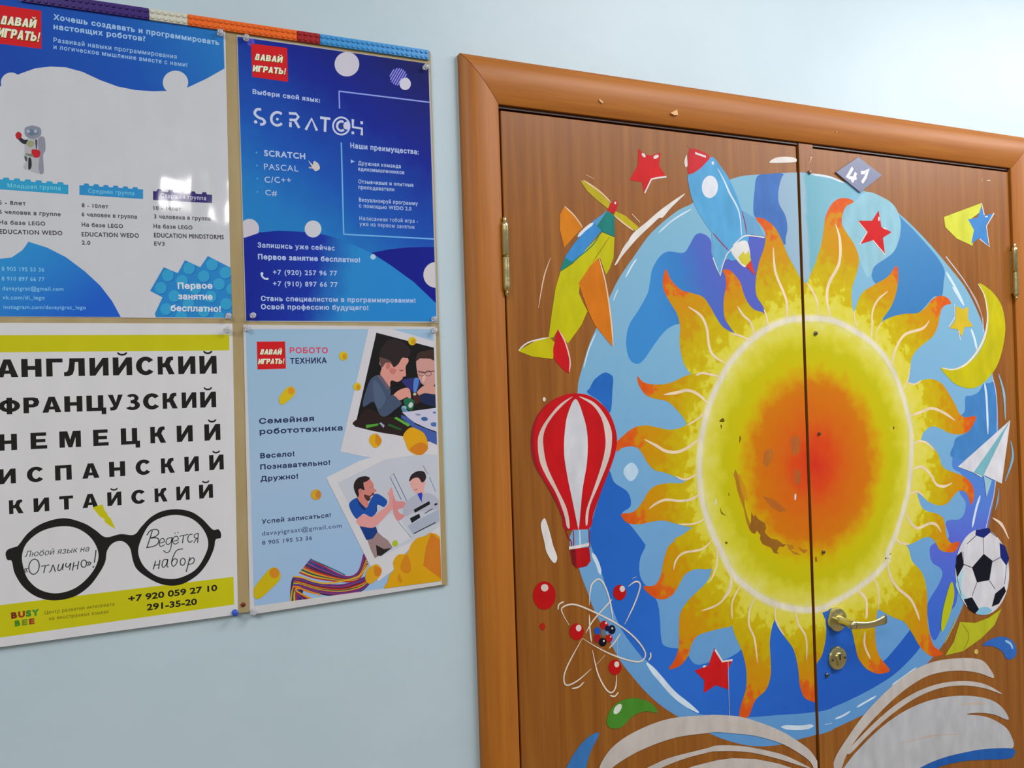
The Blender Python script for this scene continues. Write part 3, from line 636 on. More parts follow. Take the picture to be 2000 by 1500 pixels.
rib('green_stroke', 'C 895,212 820,330 690,440 575,535', 2.2, P_((40,124,90)), pl)
shp('propeller_hub', 'A 1150,1113 1165,1140 1142,1200 1098,1185 1112,1140', P_((190,34,36)), pl); shp('white_dab', ell(1148,1130,7,9,0,8,'A'), white, pl)
rib('white_stroke', 'C 828,148 760,200 700,262', 6, P_((210,222,232)), pl)
shp('aeroplane_tail', 'C 470,1075 350,1110 215,1190 330,1235 500,1255 512,1120', P_((190,180,14)), pl, False); rib('white_stroke', 'C 470,1078 300,1120 217,1188', 3, white, pl)
shp('aeroplane_fin', 'C 545,1015 515,1110 500,1190 520,1270 615,1365 635,1330 610,1170', P_((194,24,30)), pl); rib('white_stroke', 'C 545,1018 600,1120 638,1270 630,1362', 3, P_((230,190,180)), pl)
shp('aeroplane_wing', 'C 870,430 800,500 708,640 780,850 840,980 980,1152 975,950 930,680', P_((206,116,22)), pl, False); rib('white_stroke', 'C 872,425 930,650 970,920 990,1152', 3, P_((232,200,170)), pl)
rib('brown_stroke', 'C 960,260 880,380 820,470', 1.5, P_((140,120,20)), pl)

# balloon
bl = shp('painted_balloon', 'D 690,285 600,295 480,350 380,450 330,570 320,720 350,870 430,1010 510,1150 570,1290 600,1390 790,1385 830,1260 900,1060 970,880 1012,740 1015,610 960,450 870,350 780,298', P_((192,22,28)), label='red and white painted hot-air balloon')
shp('balloon_edge', 'D 560,315 440,390 365,520 345,690 375,860 450,1010 540,1170 600,1300 625,1385 600,1390 570,1290 510,1150 430,1010 350,870 320,720 330,570 380,450 470,360', P_((152,28,40)), bl)
sw = P_((204,206,212))
shp('balloon_stripe', 'D 685,330 620,450 595,600 590,780 620,980 660,1170 700,1365 712,1365 738,1080 775,850 780,640 750,480', sw, bl)
shp('balloon_stripe', 'D 660,310 560,370 470,470 400,580 375,680 390,830 440,950 530,1110 590,1270 612,1370 636,1370 610,1220 530,1050 450,870 420,700 430,590 490,480 580,380', P_((208,190,180)), bl)
shp('balloon_stripe', 'D 710,310 820,380 890,480 920,600 925,720 890,880 820,1090 770,1240 765,1348 780,1345 800,1200 880,1010 960,800 980,640 960,540 900,430 820,350', P_((210,198,192)), bl)
shp('balloon_gap', 'D 660,1395 785,1390 790,1500 E 632,62 510,70 505,0', P_((116,166,206)), bl, False)
rib('rope', 'D 600,1390 620,1450 650,1500 E 515,75', 2.6, dred, bl, 'none'); rib('rope', 'D 792,1385 795,1500 E 640,60', 2.4, dred, bl, 'none'); rib('rope', 'D 715,1395 720,1500 E 573,50', 2.6, white, bl, 'none'); rib('rope', 'D 665,1400 668,1500 E 530,60', 2.2, dred, bl, 'none')
shp('balloon_basket', 'E 510,75 635,62 645,150 620,185 550,200 525,170', P_((180,22,28)), bl, False); shp('balloon_basket', 'E 512,75 545,72 555,200 525,172', P_((120,24,32)), bl, False)
rib('white_stroke', 'E 503,68 570,58 634,42', 6, white, bl, 'none')
shp('white_dab', 'D 428,1300 400,1360 430,1500 E 360,100 405,165 427,130 400,50 D 480,1440 450,1340', P_((222,220,218)))
shp('white_dab', ell(428,333,13,18,0,12,'D'), P_((224,208,190)))
# swoosh and strokes on bare wood
shp('white_swoosh', 'A 1635,1066 1560,1110 1450,1190 1370,1260 1270,1345 1220,1430 C 1120,280 1070,350 1030,430 1000,490 1020,480 1060,420 1180,280 1300,165 1360,110 A 1480,1230 1540,1160', P_((222,218,214)))
for s, w, c in (('A 942,934 1000,962', 3, cream), ('A 1265,1208 1320,1266', 5, cream), ('C 480,430 425,590 380,842', 2.6, P_((226,190,160))), ('H 1720,780 1800,840 1862,965', 6, P_((230,206,184))),
                ('H 1880,95 1897,250 1830,455', 6, P_((120,170,206))), ('H 1775,515 1765,620 1742,710', 4, P_((120,160,196))), ('G 1772,775 1820,950 1832,1180', 6, P_((136,178,206))), ('G 1500,-10 1580,130 1640,300', 1.8, P_((210,170,150))),
                ('B 500,390 515,370 495,425', 3, P_((220,180,140))), ('B 1738,545 1765,545', 4, P_((232,210,180))), ('B 1706,530 1708,548', 2, P_((232,210,180)))):
    rib('white_stroke', s, w, c, None, 'long')
shp('white_dab', 'B 228,410 270,386 340,379 405,390 405,416 240,423', P_((220,216,210)))

# red dots, atom
def dot(cx, cy, rx, ry, f, mat, hl=None, name='red_dot', parent=None):
    r = shp(name, ell(cx, cy, rx, ry, 0, 24, f), mat, parent)
    return r
rd = P_((184,20,22))
b1 = dot(343,376,73,92,'E', rd, name='painted_ball'); shp('white_dab', ell(345,326,24,24,0,12,'E'), P_((214,200,190)), b1); dot(332,578,18,24,'E', P_((176,40,22)), name='painted_dot')
at = rib('painted_atom', 'E 635,440 640,360 655,300 700,270 740,320 770,410 782,480 792,550', 3, P_((222,214,204)), None, 'both', label='white painted atom with red balls')
for s in ('E 815,650 820,770', 'E 655,730 690,880 740,980 780,1008 808,970 812,890', 'E 635,500 640,600 650,680', 'E 505,570 465,500 460,455 540,435 680,490 830,570 940,660 1000,750 975,803 900,800 780,760 680,710 590,655',
          'E 888,318 940,285 967,315 930,430 865,565', 'E 840,620 800,680 762,722', 'E 740,762 680,828', 'E 785,400 740,450 660,540 612,622', 'E 590,655 500,820 470,910 488,960 560,930 650,852', 'E 432,470 438,435 472,415',
          'E 1033,745 1035,775 1020,800', 'E 520,982 565,972 602,938', 'E 768,1025 800,1032 826,1004', 'E 915,266 942,255'):
    rib('orbit_line', s, 3, P_((222,210,196)), at)
for cx, cy, rx, ry, mt in ((833,357,42,50,rd), (553,612,47,54,rd), (803,843,42,50,rd), (688,655,24,28,P_((160,30,34))), (765,655,22,26,P_((180,24,28))), (733,568,27,28,P_((176,24,30))), (688,606,22,24,P_((36,84,180))),
                           (782,598,24,30,P_((20,24,44))), (722,680,26,28,P_((16,18,30))), (752,590,16,18,P_((24,28,60))), (728,622,16,22,P_((104,110,118)))):
    e = dot(cx, cy, rx, ry, 'E', mt, name='electron' if rx > 40 else 'nucleus_ball', parent=at)
for x, y, r in ((850,333,17), (566,588,18), (814,824,16), (745,555,7), (785,590,6), (730,672,6), (775,645,5)): shp('white_dab', ell(x,y,r,r*1.2,0,10,'E'), P_((218,206,200)), at)
# leaves
gl = shp('painted_leaf', 'E 750,1180 780,1110 850,1058 950,1045 1040,1080 1078,1137 1000,1130 920,1160 850,1230 790,1242 755,1222', P_((72,138,44)), label='green painted leaf'); shp('white_dab', ell(820,1115,20,38,.6,14,'E'), P_((214,220,206)), gl)
shp('painted_leaf', 'E 700,1273 640,1290 560,1370 490,1490 470,1560 600,1560 620,1470 650,1380', P_((58,118,184)), label='blue painted leaf')
bl2 = shp('painted_leaf', 'F 1728,700 1790,658 1870,645 1930,680 1950,740 1930,785 1885,788 1855,740 1800,708', P_((48,104,186)), label='blue painted drop'); rib('white_stroke', 'F 1875,670 1910,690 1925,725', 5, P_((150,190,220)), bl2)
shp('painted_leaf', 'F 1525,288 1545,370 1515,500 1468,612 1460,550 1480,430', P_((180,186,24)), label='narrow yellow painted leaf')
kt = shp('painted_kite', 'F 1852,462 1805,570 1720,655 1600,740 1485,766 1540,680 1580,548 1680,555 1770,520', P_((176,178,34)), None, False, label='yellow painted kite'); rib('brown_stroke', 'F 1590,555 1640,640 1600,740', 1.5, P_((120,110,20)), kt)
shp('painted_dot', ell(1687,742,13,16,0,12,'F'), P_((204,186,90)))
rib('yellow_stroke', 'F 1560,505 1530,590 1480,690', 2.5, P_((180,180,60)))
# paper plane
pp = shp('painted_paper_plane', 'G 1876,1183 H 1410,325 1550,378 1620,420', P_((206,208,216)), None, False, label='white painted paper plane')
shp('plane_fold', 'G 1876,1183 H 1550,376 1640,415 1700,330', P_((116,172,186)), pp, False); shp('plane_wing', 'G 1876,1183 H 1640,398 1800,476', P_((212,212,218)), pp, False)
shp('plane_fold', 'H 1640,405 1712,446 1665,598', P_((150,190,208)), pp, False)
# football
fb = shp('painted_football', ell(1918,1117,52.5,84,-.03,36), P_((206,206,212)), label='black and white painted football')
shp('ball_tint', 'H 1400,1330 1460,1240 1440,1400 1500,1500 F 1660,390 1610,410 1560,330', P_((160,204,216)), fb); shp('ball_tint', 'F 1690,470 1740,450 1790,470 1760,498 1700,500', P_((130,184,214)), fb)
nv, bk = P_((22,36,110)), P_((14,16,30))
for s, mt in (('H 1640,1098 1718,1160 1690,1332 1580,1352 1535,1220', bk), ('F 1592,88 1606,180 1562,262 1552,190 1560,120', bk), ('H 1570,885 1690,868 1702,905 1640,957 1565,935', nv), ('H 1780,1000 1830,1030 1866,1140 1842,1205 1788,1130', nv),
              ('F 1605,402 1660,388 1705,465 1680,495 1640,470', bk), ('F 1870,315 1880,350 1835,430 1788,450 1810,365', bk)): shp('ball_patch', s, mt, fb, False)
for s in ('H 1635,955 1640,1100', 'H 1715,1170 1785,1130', 'H 1535,1220 1460,1190', 'H 1580,1350 1535,1475', 'H 1690,1335 1742,1412', 'H 1567,940 1490,1010', 'H 1700,905 1760,950', 'H 1842,1205 1825,1370', 'H 1460,1190 1455,1080', 'F 1562,262 1590,380'): rib('seam_line', s, 1.6, P_((70,74,90)), fb, 'none', smooth=False)
# number plate
sg_m = P_((112,120,150), 'plastic')
# open book
pg = P_((192,186,180)); pgl = P_((182,184,188))
bk1 = shp('painted_book', 'E 700,1500 740,1420 800,1350 900,1280 1050,1210 1200,1170 1400,1155 F 0,1153 150,1165 300,1210 420,1260 520,1320 600,1380 650,1450 665,1500 672,1640 640,1560 620,1480 560,1420 420,1340 250,1290 120,1275 0,1265 E 1400,1272 1200,1300 1000,1370 850,1450 760,1520 690,1600', pg, label='white pages of painted open book')
shp('book_page', 'E 960,1530 1100,1455 1200,1420 1400,1370 F 0,1352 150,1355 300,1380 450,1420 610,1500 560,1490 400,1440 200,1395 0,1390 E 1400,1400 1250,1440 1100,1500 1000,1560', pg, bk1)
shp('book_page', 'E 1200,1540 1300,1490 1400,1465 F 0,1448 100,1435 250,1440 400,1470 520,1510 640,1600 500,1680 0,1680 E 1200,1680', pg, bk1, False)
bk2 = shp('painted_book', 'F 820,1500 900,1400 1050,1250 1200,1140 1350,1070 1500,1035 1650,1030 1780,1055 1860,1110 1897,1185 1800,1150 1700,1140 1625,1150 1750,1165 1860,1220 1910,1280 1922,1370 1750,1375 1600,1400 1450,1440 1320,1500 1200,1600 740,1600 770,1540', pgl, label='white pages of painted open book')
shp('book_page', 'F 758,1500 770,1430 830,1330 950,1160 1100,1000 1250,880 1400,810 1560,785 1700,790 1760,830 1802,912 1700,880 1560,865 1400,890 1280,950 1150,1050 1000,1200 900,1320 840,1420 800,1520', pg, bk2)
shp('book_page', 'F 850,1390 900,1330 1050,1180 1200,1060 1350,980 1500,940 1650,935 1760,960 1855,1018 1740,980 1600,962 1450,980 1300,1040 1150,1140 1000,1270 870,1402', pg, bk2)
shp('book_cover', 'F 1280,1520 1450,1440 1600,1400 1750,1375 1925,1373 1932,1420 1880,1440 1750,1445 1600,1455 1450,1490 1380,1530 1250,1600 1180,1600', P_((30,92,172)), bk2)
rib('page_line', 'F 1150,1350 1400,1290 1600,1280', 2, P_((190,170,150)), bk2, 'long'); rib('page_line', 'F 1580,1085 1700,1080 1760,1085', 3, P_((200,176,150)), bk2, 'long'); rib('page_line', 'F 0,1200 200,1230 450,1330', 1.6, P_((200,184,160)), bk1, 'long')
# drip lines of old tape and scratches
for s in ('E 1538,800 1548,1195',): rib('scratch', s, 1, P_((200,190,190)), None, 'none')
# small screw heads and plugged holes
for (x, y, r, par) in ((1592,651,.0042,d2), (1599,847,.0030,d2), (1607,1078,.0034,d2), (1580,337,.0036,d2), (1614,1318,.0042,d2)):
    p = W(x, y, YL+YS); bm = bmesh.new(); lathe(bm, [(r, -.001), (r, .0032), (r*.8, .0040), (r*.25, .0043)], (p.x, YL+YS, p.z), 'y', 14)
    sc_ = obj_bm('screw', bm, M_steel, par)
    bm = bmesh.new(); box(bm, (p.x-r*.75, YL+YS-.0046, p.z-.0004), (p.x+r*.75, YL+YS-.0042, p.z+.0004)); obj_bm('slot', bm, M_black, sc_)

# hinges
def hinge(p, q, par):
    a, b_ = W(*p, -.014), W(*q, -.014); x = (a.x+b_.x)/2; z0, z1 = b_.z, a.z; L = z1-z0; R = .0062
    def seg(z, prof, name='knuckle'):
        bm = bmesh.new(); lathe(bm, prof, (x, -.013, z), 'z', 20); o = obj_bm(name, bm, M_brass, par if name == 'hinge' else hg, smooth=True)
        o.data.set_sharp_from_angle(angle=math.radians(40)) if hasattr(o.data, 'set_sharp_from_angle') else None; return o
    bm = bmesh.new(); box(bm, (x-.004, -.0125, z0+L*.12), (x+.004, .004, z1-L*.12)); hg = obj_bm('hinge', bm, M_brass, par)
    seg(z0+L*.12, [(R, 0), (R, L*.37), (R*.9, L*.375)]); seg(z0+L*.515, [(R*.9, 0), (R, .001), (R, L*.375)]); seg(z0+L*.495, [(R*.75, 0), (R*1.1, .001), (R*.75, .002)], 'hinge_ring')
    seg(z0, [(.0012, 0), (R*.5, L*.02), (R*.55, L*.045), (R*.4, L*.055), (R*.95, L*.09), (R*.98, L*.12)], 'finial'); seg(z1-L*.11, [(R*.98, 0), (R*.95, L*.03), (R*.4, L*.065), (R*.55, L*.075), (R*.5, L*.1), (.0012, L*.12)], 'finial')
hinge((983,424), (993,578), d1); hinge((1980,476), (1987,586), d2)

# door handle and lock
def disc(name, c, r, th, par, mat=M_brass):
    bm = bmesh.new(); lathe(bm, [(r, 0), (r, th*.55), (r*.93, th*.9), (r*.82, th), (r*.1, th)], c, 'y', 40); o = obj_bm(name, bm, mat, par, smooth=True)
    o.data.set_sharp_from_angle(angle=math.radians(30)) if hasattr(o.data, 'set_sharp_from_angle') else None; return o
hp = W(1637, 1211, YL-.008); lp = W(1637, 1286, YL-.006)
hd = disc('door_handle', (hp.x, YL, hp.z), .0240, .010, d2)
bm = bmesh.new(); lathe(bm, [(.0105, .006), (.0095, .012), (.0085, .030), (.0090, .046), (.006, .052)], (hp.x, YL, hp.z), 'y', 20); obj_bm('neck', bm, M_brass, hd, smooth=True)
A_, B_ = W(1655, 1222, YL-.047), W(1730, 1209, YL-.050)
bm = bmesh.new(); rings = []
A_ = Vector((hp.x, YL-.046, hp.z)) ; steps = 10
for k in range(steps+1):
    t = k/steps; c = A_.lerp(B_, t); c.z += -.004*math.sin(math.pi*t)*1.4; w = .0085*(1-.15*t) if t < .25 else .0072+.0028*t; d = .0055-.002*t
    tw = .5*math.sin(math.pi*t)
    ring = []
    for a in range(10):
        an = 2*math.pi*a/10; yy, zz = d*math.cos(an), w*math.sin(an)
        ring.append(bm.verts.new((c.x, c.y+yy*math.cos(tw)-zz*math.sin(tw), c.z+yy*math.sin(tw)+zz*math.cos(tw))))
    rings.append(ring)
for i in range(steps):
    for k in range(10): bm.faces.new((rings[i][k], rings[i][(k+1) % 10], rings[i+1][(k+1) % 10], rings[i+1][k]))
bm.faces.new(rings[0]); bm.faces.new(rings[-1][::-1]); bmesh.ops.recalc_face_normals(bm, faces=bm.faces)
obj_bm('lever', bm, M_brass, hd, smooth=True)
lk = disc('lock_rosette', (lp.x, YL, lp.z), .0235, .008, d2)
bm = bmesh.new(); lathe(bm, [(.0085, .006), (.0085, .0105), (.0075, .0112), (.001, .0112)], (lp.x, YL, lp.z+.004), 'y', 20); box(bm, (lp.x-.005, YL-.0100, lp.z-.014), (lp.x+.005, YL-.006, lp.z)); obj_bm('lock_cylinder', bm, M_brass, lk)
bm = bmesh.new(); box(bm, (lp.x-.001, YL-.0119, lp.z-.002), (lp.x+.001, YL-.0111, lp.z+.010)); obj_bm('keyhole', bm, M_black, lk)
for dx_ in (-.0165, .0165):
    bm = bmesh.new(); lathe(bm, [(.003, .006), (.003, .0085), (.001, .009)], (lp.x+dx_, YL, lp.z), 'y', 12); obj_bm('screw', bm, M_steel, lk)

# number plate on the right leaf
bm = bmesh.new(); q = [W(*p, YL) for p in T('B 835,385 1000,510 850,630 680,490')]
f = bm.faces.new([bm.verts.new((v.x, YL-.0003, v.z)) for v in q]); r = bmesh.ops.extrude_face_region(bm, geom=[f])
for v in r['geom']:
    if isinstance(v, bmesh.types.BMVert): v.co.y = YL-.0035
bmesh.ops.recalc_face_normals(bm, faces=bm.faces)
qc = sum((v for v in q), Vector())/4
plate = obj_bm('number_plate', bm, paint((112,120,150), 'plastic', .06), origin=(qc.x, YL, qc.z)); tag(plate, 'grey diamond plate with white number 41 at top of the right door leaf', 'sign')
NC = Canvas(plate, YL-.0036); wn = paint((222,222,238), 'plastic', 0)
ribbon(NC, 'numeral', T('B 805,455 780,500 765,520 780,525 832,530'), 6.5, wn, taper='none', smooth=False); ribbon(NC, 'numeral', T('B 828,490 812,530 800,555'), 6.5, wn, taper='none', smooth=False)
ribbon(NC, 'numeral', T('B 862,490 885,490 915,465 895,520 870,560'), 6.5, wn, taper='none', smooth=False)

for n_, l_ in (('wall_back', 'pale blue painted wall behind the posters and around the door'), ('floor', 'beige linoleum floor below the wall'), ('trim_1', 'rounded orange-brown casing left of the door'), ('trim_2', 'rounded orange-brown casing above the door'), ('trim_3', 'rounded orange-brown casing right of the door'),
               ('trim_4', 'dark brown jamb inside the door opening'), ('trim_5', 'thin brown seal in the gap above the door leaves'), ('door_1', 'left brown door leaf painted with balloon, aeroplane, rocket and half a sun'), ('door_2', 'right brown door leaf with handle, painted with football, moon, paper plane and half a sun')):
    bpy.data.objects[n_]['label'] = l_

# ------------------------------------------------------------------ notice board
YB = -.006
bx1 = (W(847, 103, YB).x+W(868, 1140, YB).x)/2; bz1 = (W(847, 103, YB).z+W(300, 18, YB).z)/2; bz0 = (W(868, 1143, YB).z+W(478, 1205, YB).z)/2+.003
bx0 = bx1-.66
bm = bmesh.new(); box(bm, (bx0, YB, bz0), (bx1, -.0005, bz1)); bevel(bm, .0006, 1)
m_, nt, b = newmat('hardboard'); nt.links.new(ramp(nt, noise(nt, 30, 5, (1, 1, .3)), [(.3, (158,138,92)), (.7, (172,154,112))]), b.inputs['Base Color']); b.inputs['Roughness'].default_value = .5
board = obj_bm('notice_board', bm, m_, origin=((bx0+bx1)/2, 0, bz0)); tag(board, 'khaki hardboard notice board on pale blue wall, carrying four posters', 'notice board')

YP = YB-.0007
def poster(name, corners, label, cat='poster', mat=None, over=.0, y=YP):
    """corners: photo points tl, tr, br, bl"""
    q = [W(*p, y) for p in corners]
    bm = bmesh.new(); f = bm.faces.new([bm.verts.new((v.x, y, v.z)) for v in q]); r = bmesh.ops.extrude_face_region(bm, geom=[f])
    for v in r['geom']:
        if isinstance(v, bmesh.types.BMVert): v.co.y = YB-.0001
    bmesh.ops.recalc_face_normals(bm, faces=bm.faces)
    o = obj_bm(name, bm, mat or paint((200,203,210), 'film', .03), origin=((q[0].x+q[1].x)/2, YB, (q[2].z+q[3].z)/2)); tag(o, label, cat)
    return o, (q[0].x+q[3].x)/2, (q[1].x+q[2].x)/2, (q[2].z+q[3].z)/2, (q[0].z+q[1].z)/2
def pxfar(px, py, dx, y=YP):       # photo point that lies dx metres along the wall from (px, py)
    w = W(px, py, y)+Vector((dx, 0, 0)); d = w-Vector((0, -D, H)); return (CX+FPX*d.dot(RX)/d.dot(FX), CY-FPX*d.dot(UX)/d.dot(FX))
f_ = lambda c, var=.03: paint(c, 'film', var)
def film_logo(cv, quad, l1, l2, s1, s2, f):
    lg = poly(cv, 'logo', T(quad), f_((206,22,30)), smooth=False)
    for (st, p0, p1, cap) in ((s1, *l1), (s2, *l2)):
        for cl, dx_, dy_ in (((40,14,16), .10, -.10), ((40,14,16), -.08, .04), ((226,206,40), .05, -.03), ((232,236,226), -.02, .02)):
            block(cv, st, f, p0, p1, cap, f_(cl), lg, shear=.2, name='logo_text', dx=dx_, dy=dy_, over=True)
    return lg

# poster 1: robot class for children
tl, bl_ = pxfar(440, 57, -.300), pxfar(452, 621, -.300)
p1, a, b, c, d = poster('poster', [tl, (440,57), (452,622), bl_], 'poster with blue wave heading, toy robot and three age groups, top left of the board')
C1 = Canvas(p1, YP, a, b-.0008, c+.0008, d-.0008)
g1 = grad([(0, (16,70,172)), (.5, (18,84,180)), (1, (34,122,196))], (60,170), (430,60), p1, 'film', .02)
poly(C1, 'blue_wave', T('J -400,-400 2100,-400 2100,430 2000,530 1910,580 1750,670 1600,740 1480,775 1405,772 1300,775 1150,765 1000,735 850,680 700,610 560,572 430,565 300,580 160,630 90,660 0,735 -400,900'), g1, smooth=False)
for e in (ell(1490,700,108,100,0,28,'J'), ell(95,700,88,84,0,28,'J')): poly(C1, 'white_disc', e, f_((200,203,210)), smooth=False)
film_logo(C1, 'J -70,32 350,92 352,415 -70,362', ((0,203),(300,238),72), ((-25,310),(330,355),78), 'ДАВАЙ', 'ИГРАТЬ!', 'J')
lt = f_((160,198,236))
for st, p0, p_, cp, bd in (('Хочешь создавать и программировать', (455,167), (1860,385), 46, .10), ('настоящих роботов?', (455,248), (1235,352), 46, .10), ('Развивай навыки программирования', (455,358), (1500,500), 38, .04), ('и логическое мышление вместе с нами!', (455,415), (1590,570), 38, .04)):
    text(C1, st, 'J', p0, p_, cp, lt, bold=bd, track=1.15)
# toy robot, drawn flat in print
rb = poly(C1, 'printed_robot', T('V 300,430 290,470 310,540 285,600 300,630 345,635 380,655 470,685 535,660 530,520 525,460 555,390 545,260 500,230 330,250 330,300 300,320'), f_((176,178,184)), smooth=False)
for s, cl in (('V 465,260 540,240 555,390 525,460 535,660 490,685 470,600 480,480', (140,142,156)), ('V 310,120 370,100 400,95 490,125 502,200 470,235 400,260 330,235 300,190', (132,140,156)), ('V 330,150 380,140 420,160 460,150 470,190 420,210 380,220 330,190', (104,118,138)),
              ('V 215,250 250,235 290,265 340,270 320,320 270,310', (44,44,54)), ('V 190,200 225,170 262,200 258,240 215,262 195,235', (178,32,40)), ('V 385,400 410,385 480,400 492,450 460,488 395,472', (190,30,40)),
              ('V 350,490 380,500 385,600 350,635 345,560', (40,44,50)), ('V 330,290 390,280 420,320 380,360 330,340', (150,158,120)), ('V 320,435 400,450 400,475 325,460', (110,130,110)), ('V 430,270 455,280 450,380 440,375', (70,72,100)), ('V 300,470 330,480 330,530 310,520', (80,80,88))):
    poly(C1, 'robot_detail', T(s), f_(cl), rb)
for x in (345, 435): poly(C1, 'robot_eye', ell(x,165,22,22,0,14,'V'), f_((160,178,196)), rb)
def banner(s, x0, x1, n, ytop, slope, cl, stw):
    o = poly(C1, 'brick_banner', T(s), f_(cl), smooth=False)
    for k in range(n):
        x = x0+(x1-x0)*k/(n-1); y = ytop+slope*(x-x0); poly(C1, 'banner_stud', T('K %g,%g %g,%g %g,%g %g,%g' % (x, y, x+12, y-22, x+stw-12, y-20, x+stw, y+8)), f_(cl), o, smooth=False)
banner('K -60,215 0,218 580,265 580,345 0,303 -60,298', 20, 480, 6, 225, .085, (44,156,202), 66); banner('K 675,268 1215,305 1215,385 675,350', 705, 1120, 6, 275, .075, (42,140,200), 58); banner('K 1300,318 1800,350 1800,420 1300,393', 1328, 1710, 5, 322, .07, (44,34,110), 52)
dk = f_((66,66,72))
for st, p0, p_, cp, mt, bd in (('Младшая группа', (65,287), (515,312), 34, f_((120,206,226)), .04), ('Средняя группа', (750,333), (1140,356), 34, f_((120,196,230)), .04), ('Старшая группа', (1365,372), (1750,397), 34, f_((200,200,220)), .04),
        ('5 - 8лет', (-10,432), (220,440), 34, dk, .06), ('6 человек в группе', (-8,510), (515,533), 34, dk, .06), ('На базе LEGO', (-5,600), (385,612), 34, dk, .06), ('EDUCATION WEDO', (-5,680), (530,694), 38, dk, .06),
        ('8 - 10лет', (695,455), (920,467), 34, dk, .06), ('6 человек в группе', (695,532), (1165,554), 34, dk, .06), ('На базе LEGO', (695,620), (1045,634), 34, dk, .06), ('EDUCATION WEDO', (695,703), (1180,715), 38, dk, .06), ('2.0', (695,772), (768,775), 34, dk, .06),
        ('10 - 14лет', (1305,478), (1540,488), 34, dk, .06), ('3 человека в группе', (1310,550), (1790,570), 34, dk, .06), ('На базе LEGO', (1305,633), (1635,645), 34, dk, .06), ('EDUCATION MINDSTORMS', (1308,711), (1900,728), 38, dk, .06), ('EV3', (1310,780), (1398,783), 34, dk, .06)):
    text(C1, st, 'K', p0, p_, cp, mt, bold=bd, track=1.15)
poly(C1, 'blue_wave', T('K -300,893 0,893 100,882 190,820 232,765 240,748 400,798 560,880 720,1000 850,1120 950,1250 1032,1400 1040,1500 -300,1500'), grad([(0, (40,140,208)), (.5, (34,120,204)), (1, (24,92,200))], (40,500), (150,620), p1, 'film', .02), smooth=False)
lb = f_((130,192,232))
for st, p0, p_, cp in (('8 905 195 53 36', (15,995), (375,1003), 34), ('8 910 897 66 77', (15,1078), (378,1083), 34), ('davayigrat@gmail.com', (20,1160), (540,1166), 34), ('vk.com/di_lego', (22,1238), (380,1240), 34), ('instagram.com/davayigrat_lego', (30,1318), (730,1322), 32)):
    text(C1, st, 'K', p0, p_, cp, lb, bold=.04, track=1.1)
bp = poly(C1, 'printed_brick', T('K 1275,1165 1390,965 1510,1015 1570,905 1700,965 1765,870 1990,985 1990,1500 1360,1500 1315,1360 1380,1220'), f_((36,132,200)), smooth=False)
for x, y in ((1425,1035), (1605,975), (1800,942), (1915,1010), (1730,1042), (1545,1080), (1365,1140), (1860,1108), (1660,1145), (1480,1210), (1790,1215), (1600,1280), (1410,1320), (1920,1275), (1730,1340), (1540,1385), (1970,1150), (1860,1390)):
    poly(C1, 'printed_stud', ell(x+7,y+7,50,50,0,22,'K'), f_((28,112,186)), bp, smooth=False); poly(C1, 'printed_stud', ell(x,y,50,50,0,22,'K'), f_((50,158,206)), bp, smooth=False)
wt = f_((214,220,232))
for st, p0, p_, cp in (('Первое', (1510,1150), (1805,1148), 52), ('занятие', (1515,1238), (1805,1243), 52), ('бесплатно!', (1450,1338), (1875,1345), 52)): text(C1, st, 'K', p0, p_, cp, wt, bold=.10)

# poster 2: programming languages
p2, a, b, c, d = poster('poster', [(462,68), (840,125), (855,631), (479,628)], 'dark blue programming poster with white discs and contact lines, top right of the board', mat=paint((176,176,172), 'film', .03))
C2 = Canvas(p2, YP, a+.0012, b-.0025, c+.0018, d-.0012)
bg2 = grad([(0, (12,20,96)), (.30, (10,34,146)), (.6, (18,84,182)), (.8, (28,122,196)), (1, (32,130,200))], (780,110), (500,500), p2, 'film', .03)
poly(C2, 'printed_background', T('P 400,0 950,0 950,700 400,700'), bg2, smooth=False)
g2 = grad([(0, (10,34,148)), (.35, (14,50,164)), (.6, (34,134,204)), (1, (30,132,206))], (500,520), (790,600), p2, 'film', .04)
poly(C2, 'blue_wave', T('M 1,1600 1,760 155,715 290,670 450,655 620,662 760,675 850,690 1000,735 1250,850 1400,945 1600,1090 1820,1300 1900,1600'), g2, smooth=False)
poly(C2, 'blue_wave', T('M 1240,842 1400,812 1550,797 1700,793 1900,795 1900,1400 1820,1300 1600,1090 1400,945'), f_((8,20,138)), smooth=False)
for e, cl in ((ell(1033,328,105,104,0,30,'L'), (202,200,214)), (ell(205,640,82,86,0,30,'M'), (200,196,208)), (ell(745,640,71,72,0,30,'M'), (200,204,214)), (ell(1255,877,23,23,0,18,'M'), (170,206,230)), (ell(1790,1030,108,110,0,30,'M'), (204,200,204)), (ell(217,140,32,32,0,18,'L'), (84,84,206))):
    poly(C2, 'printed_disc', e, f_(cl), smooth=False)
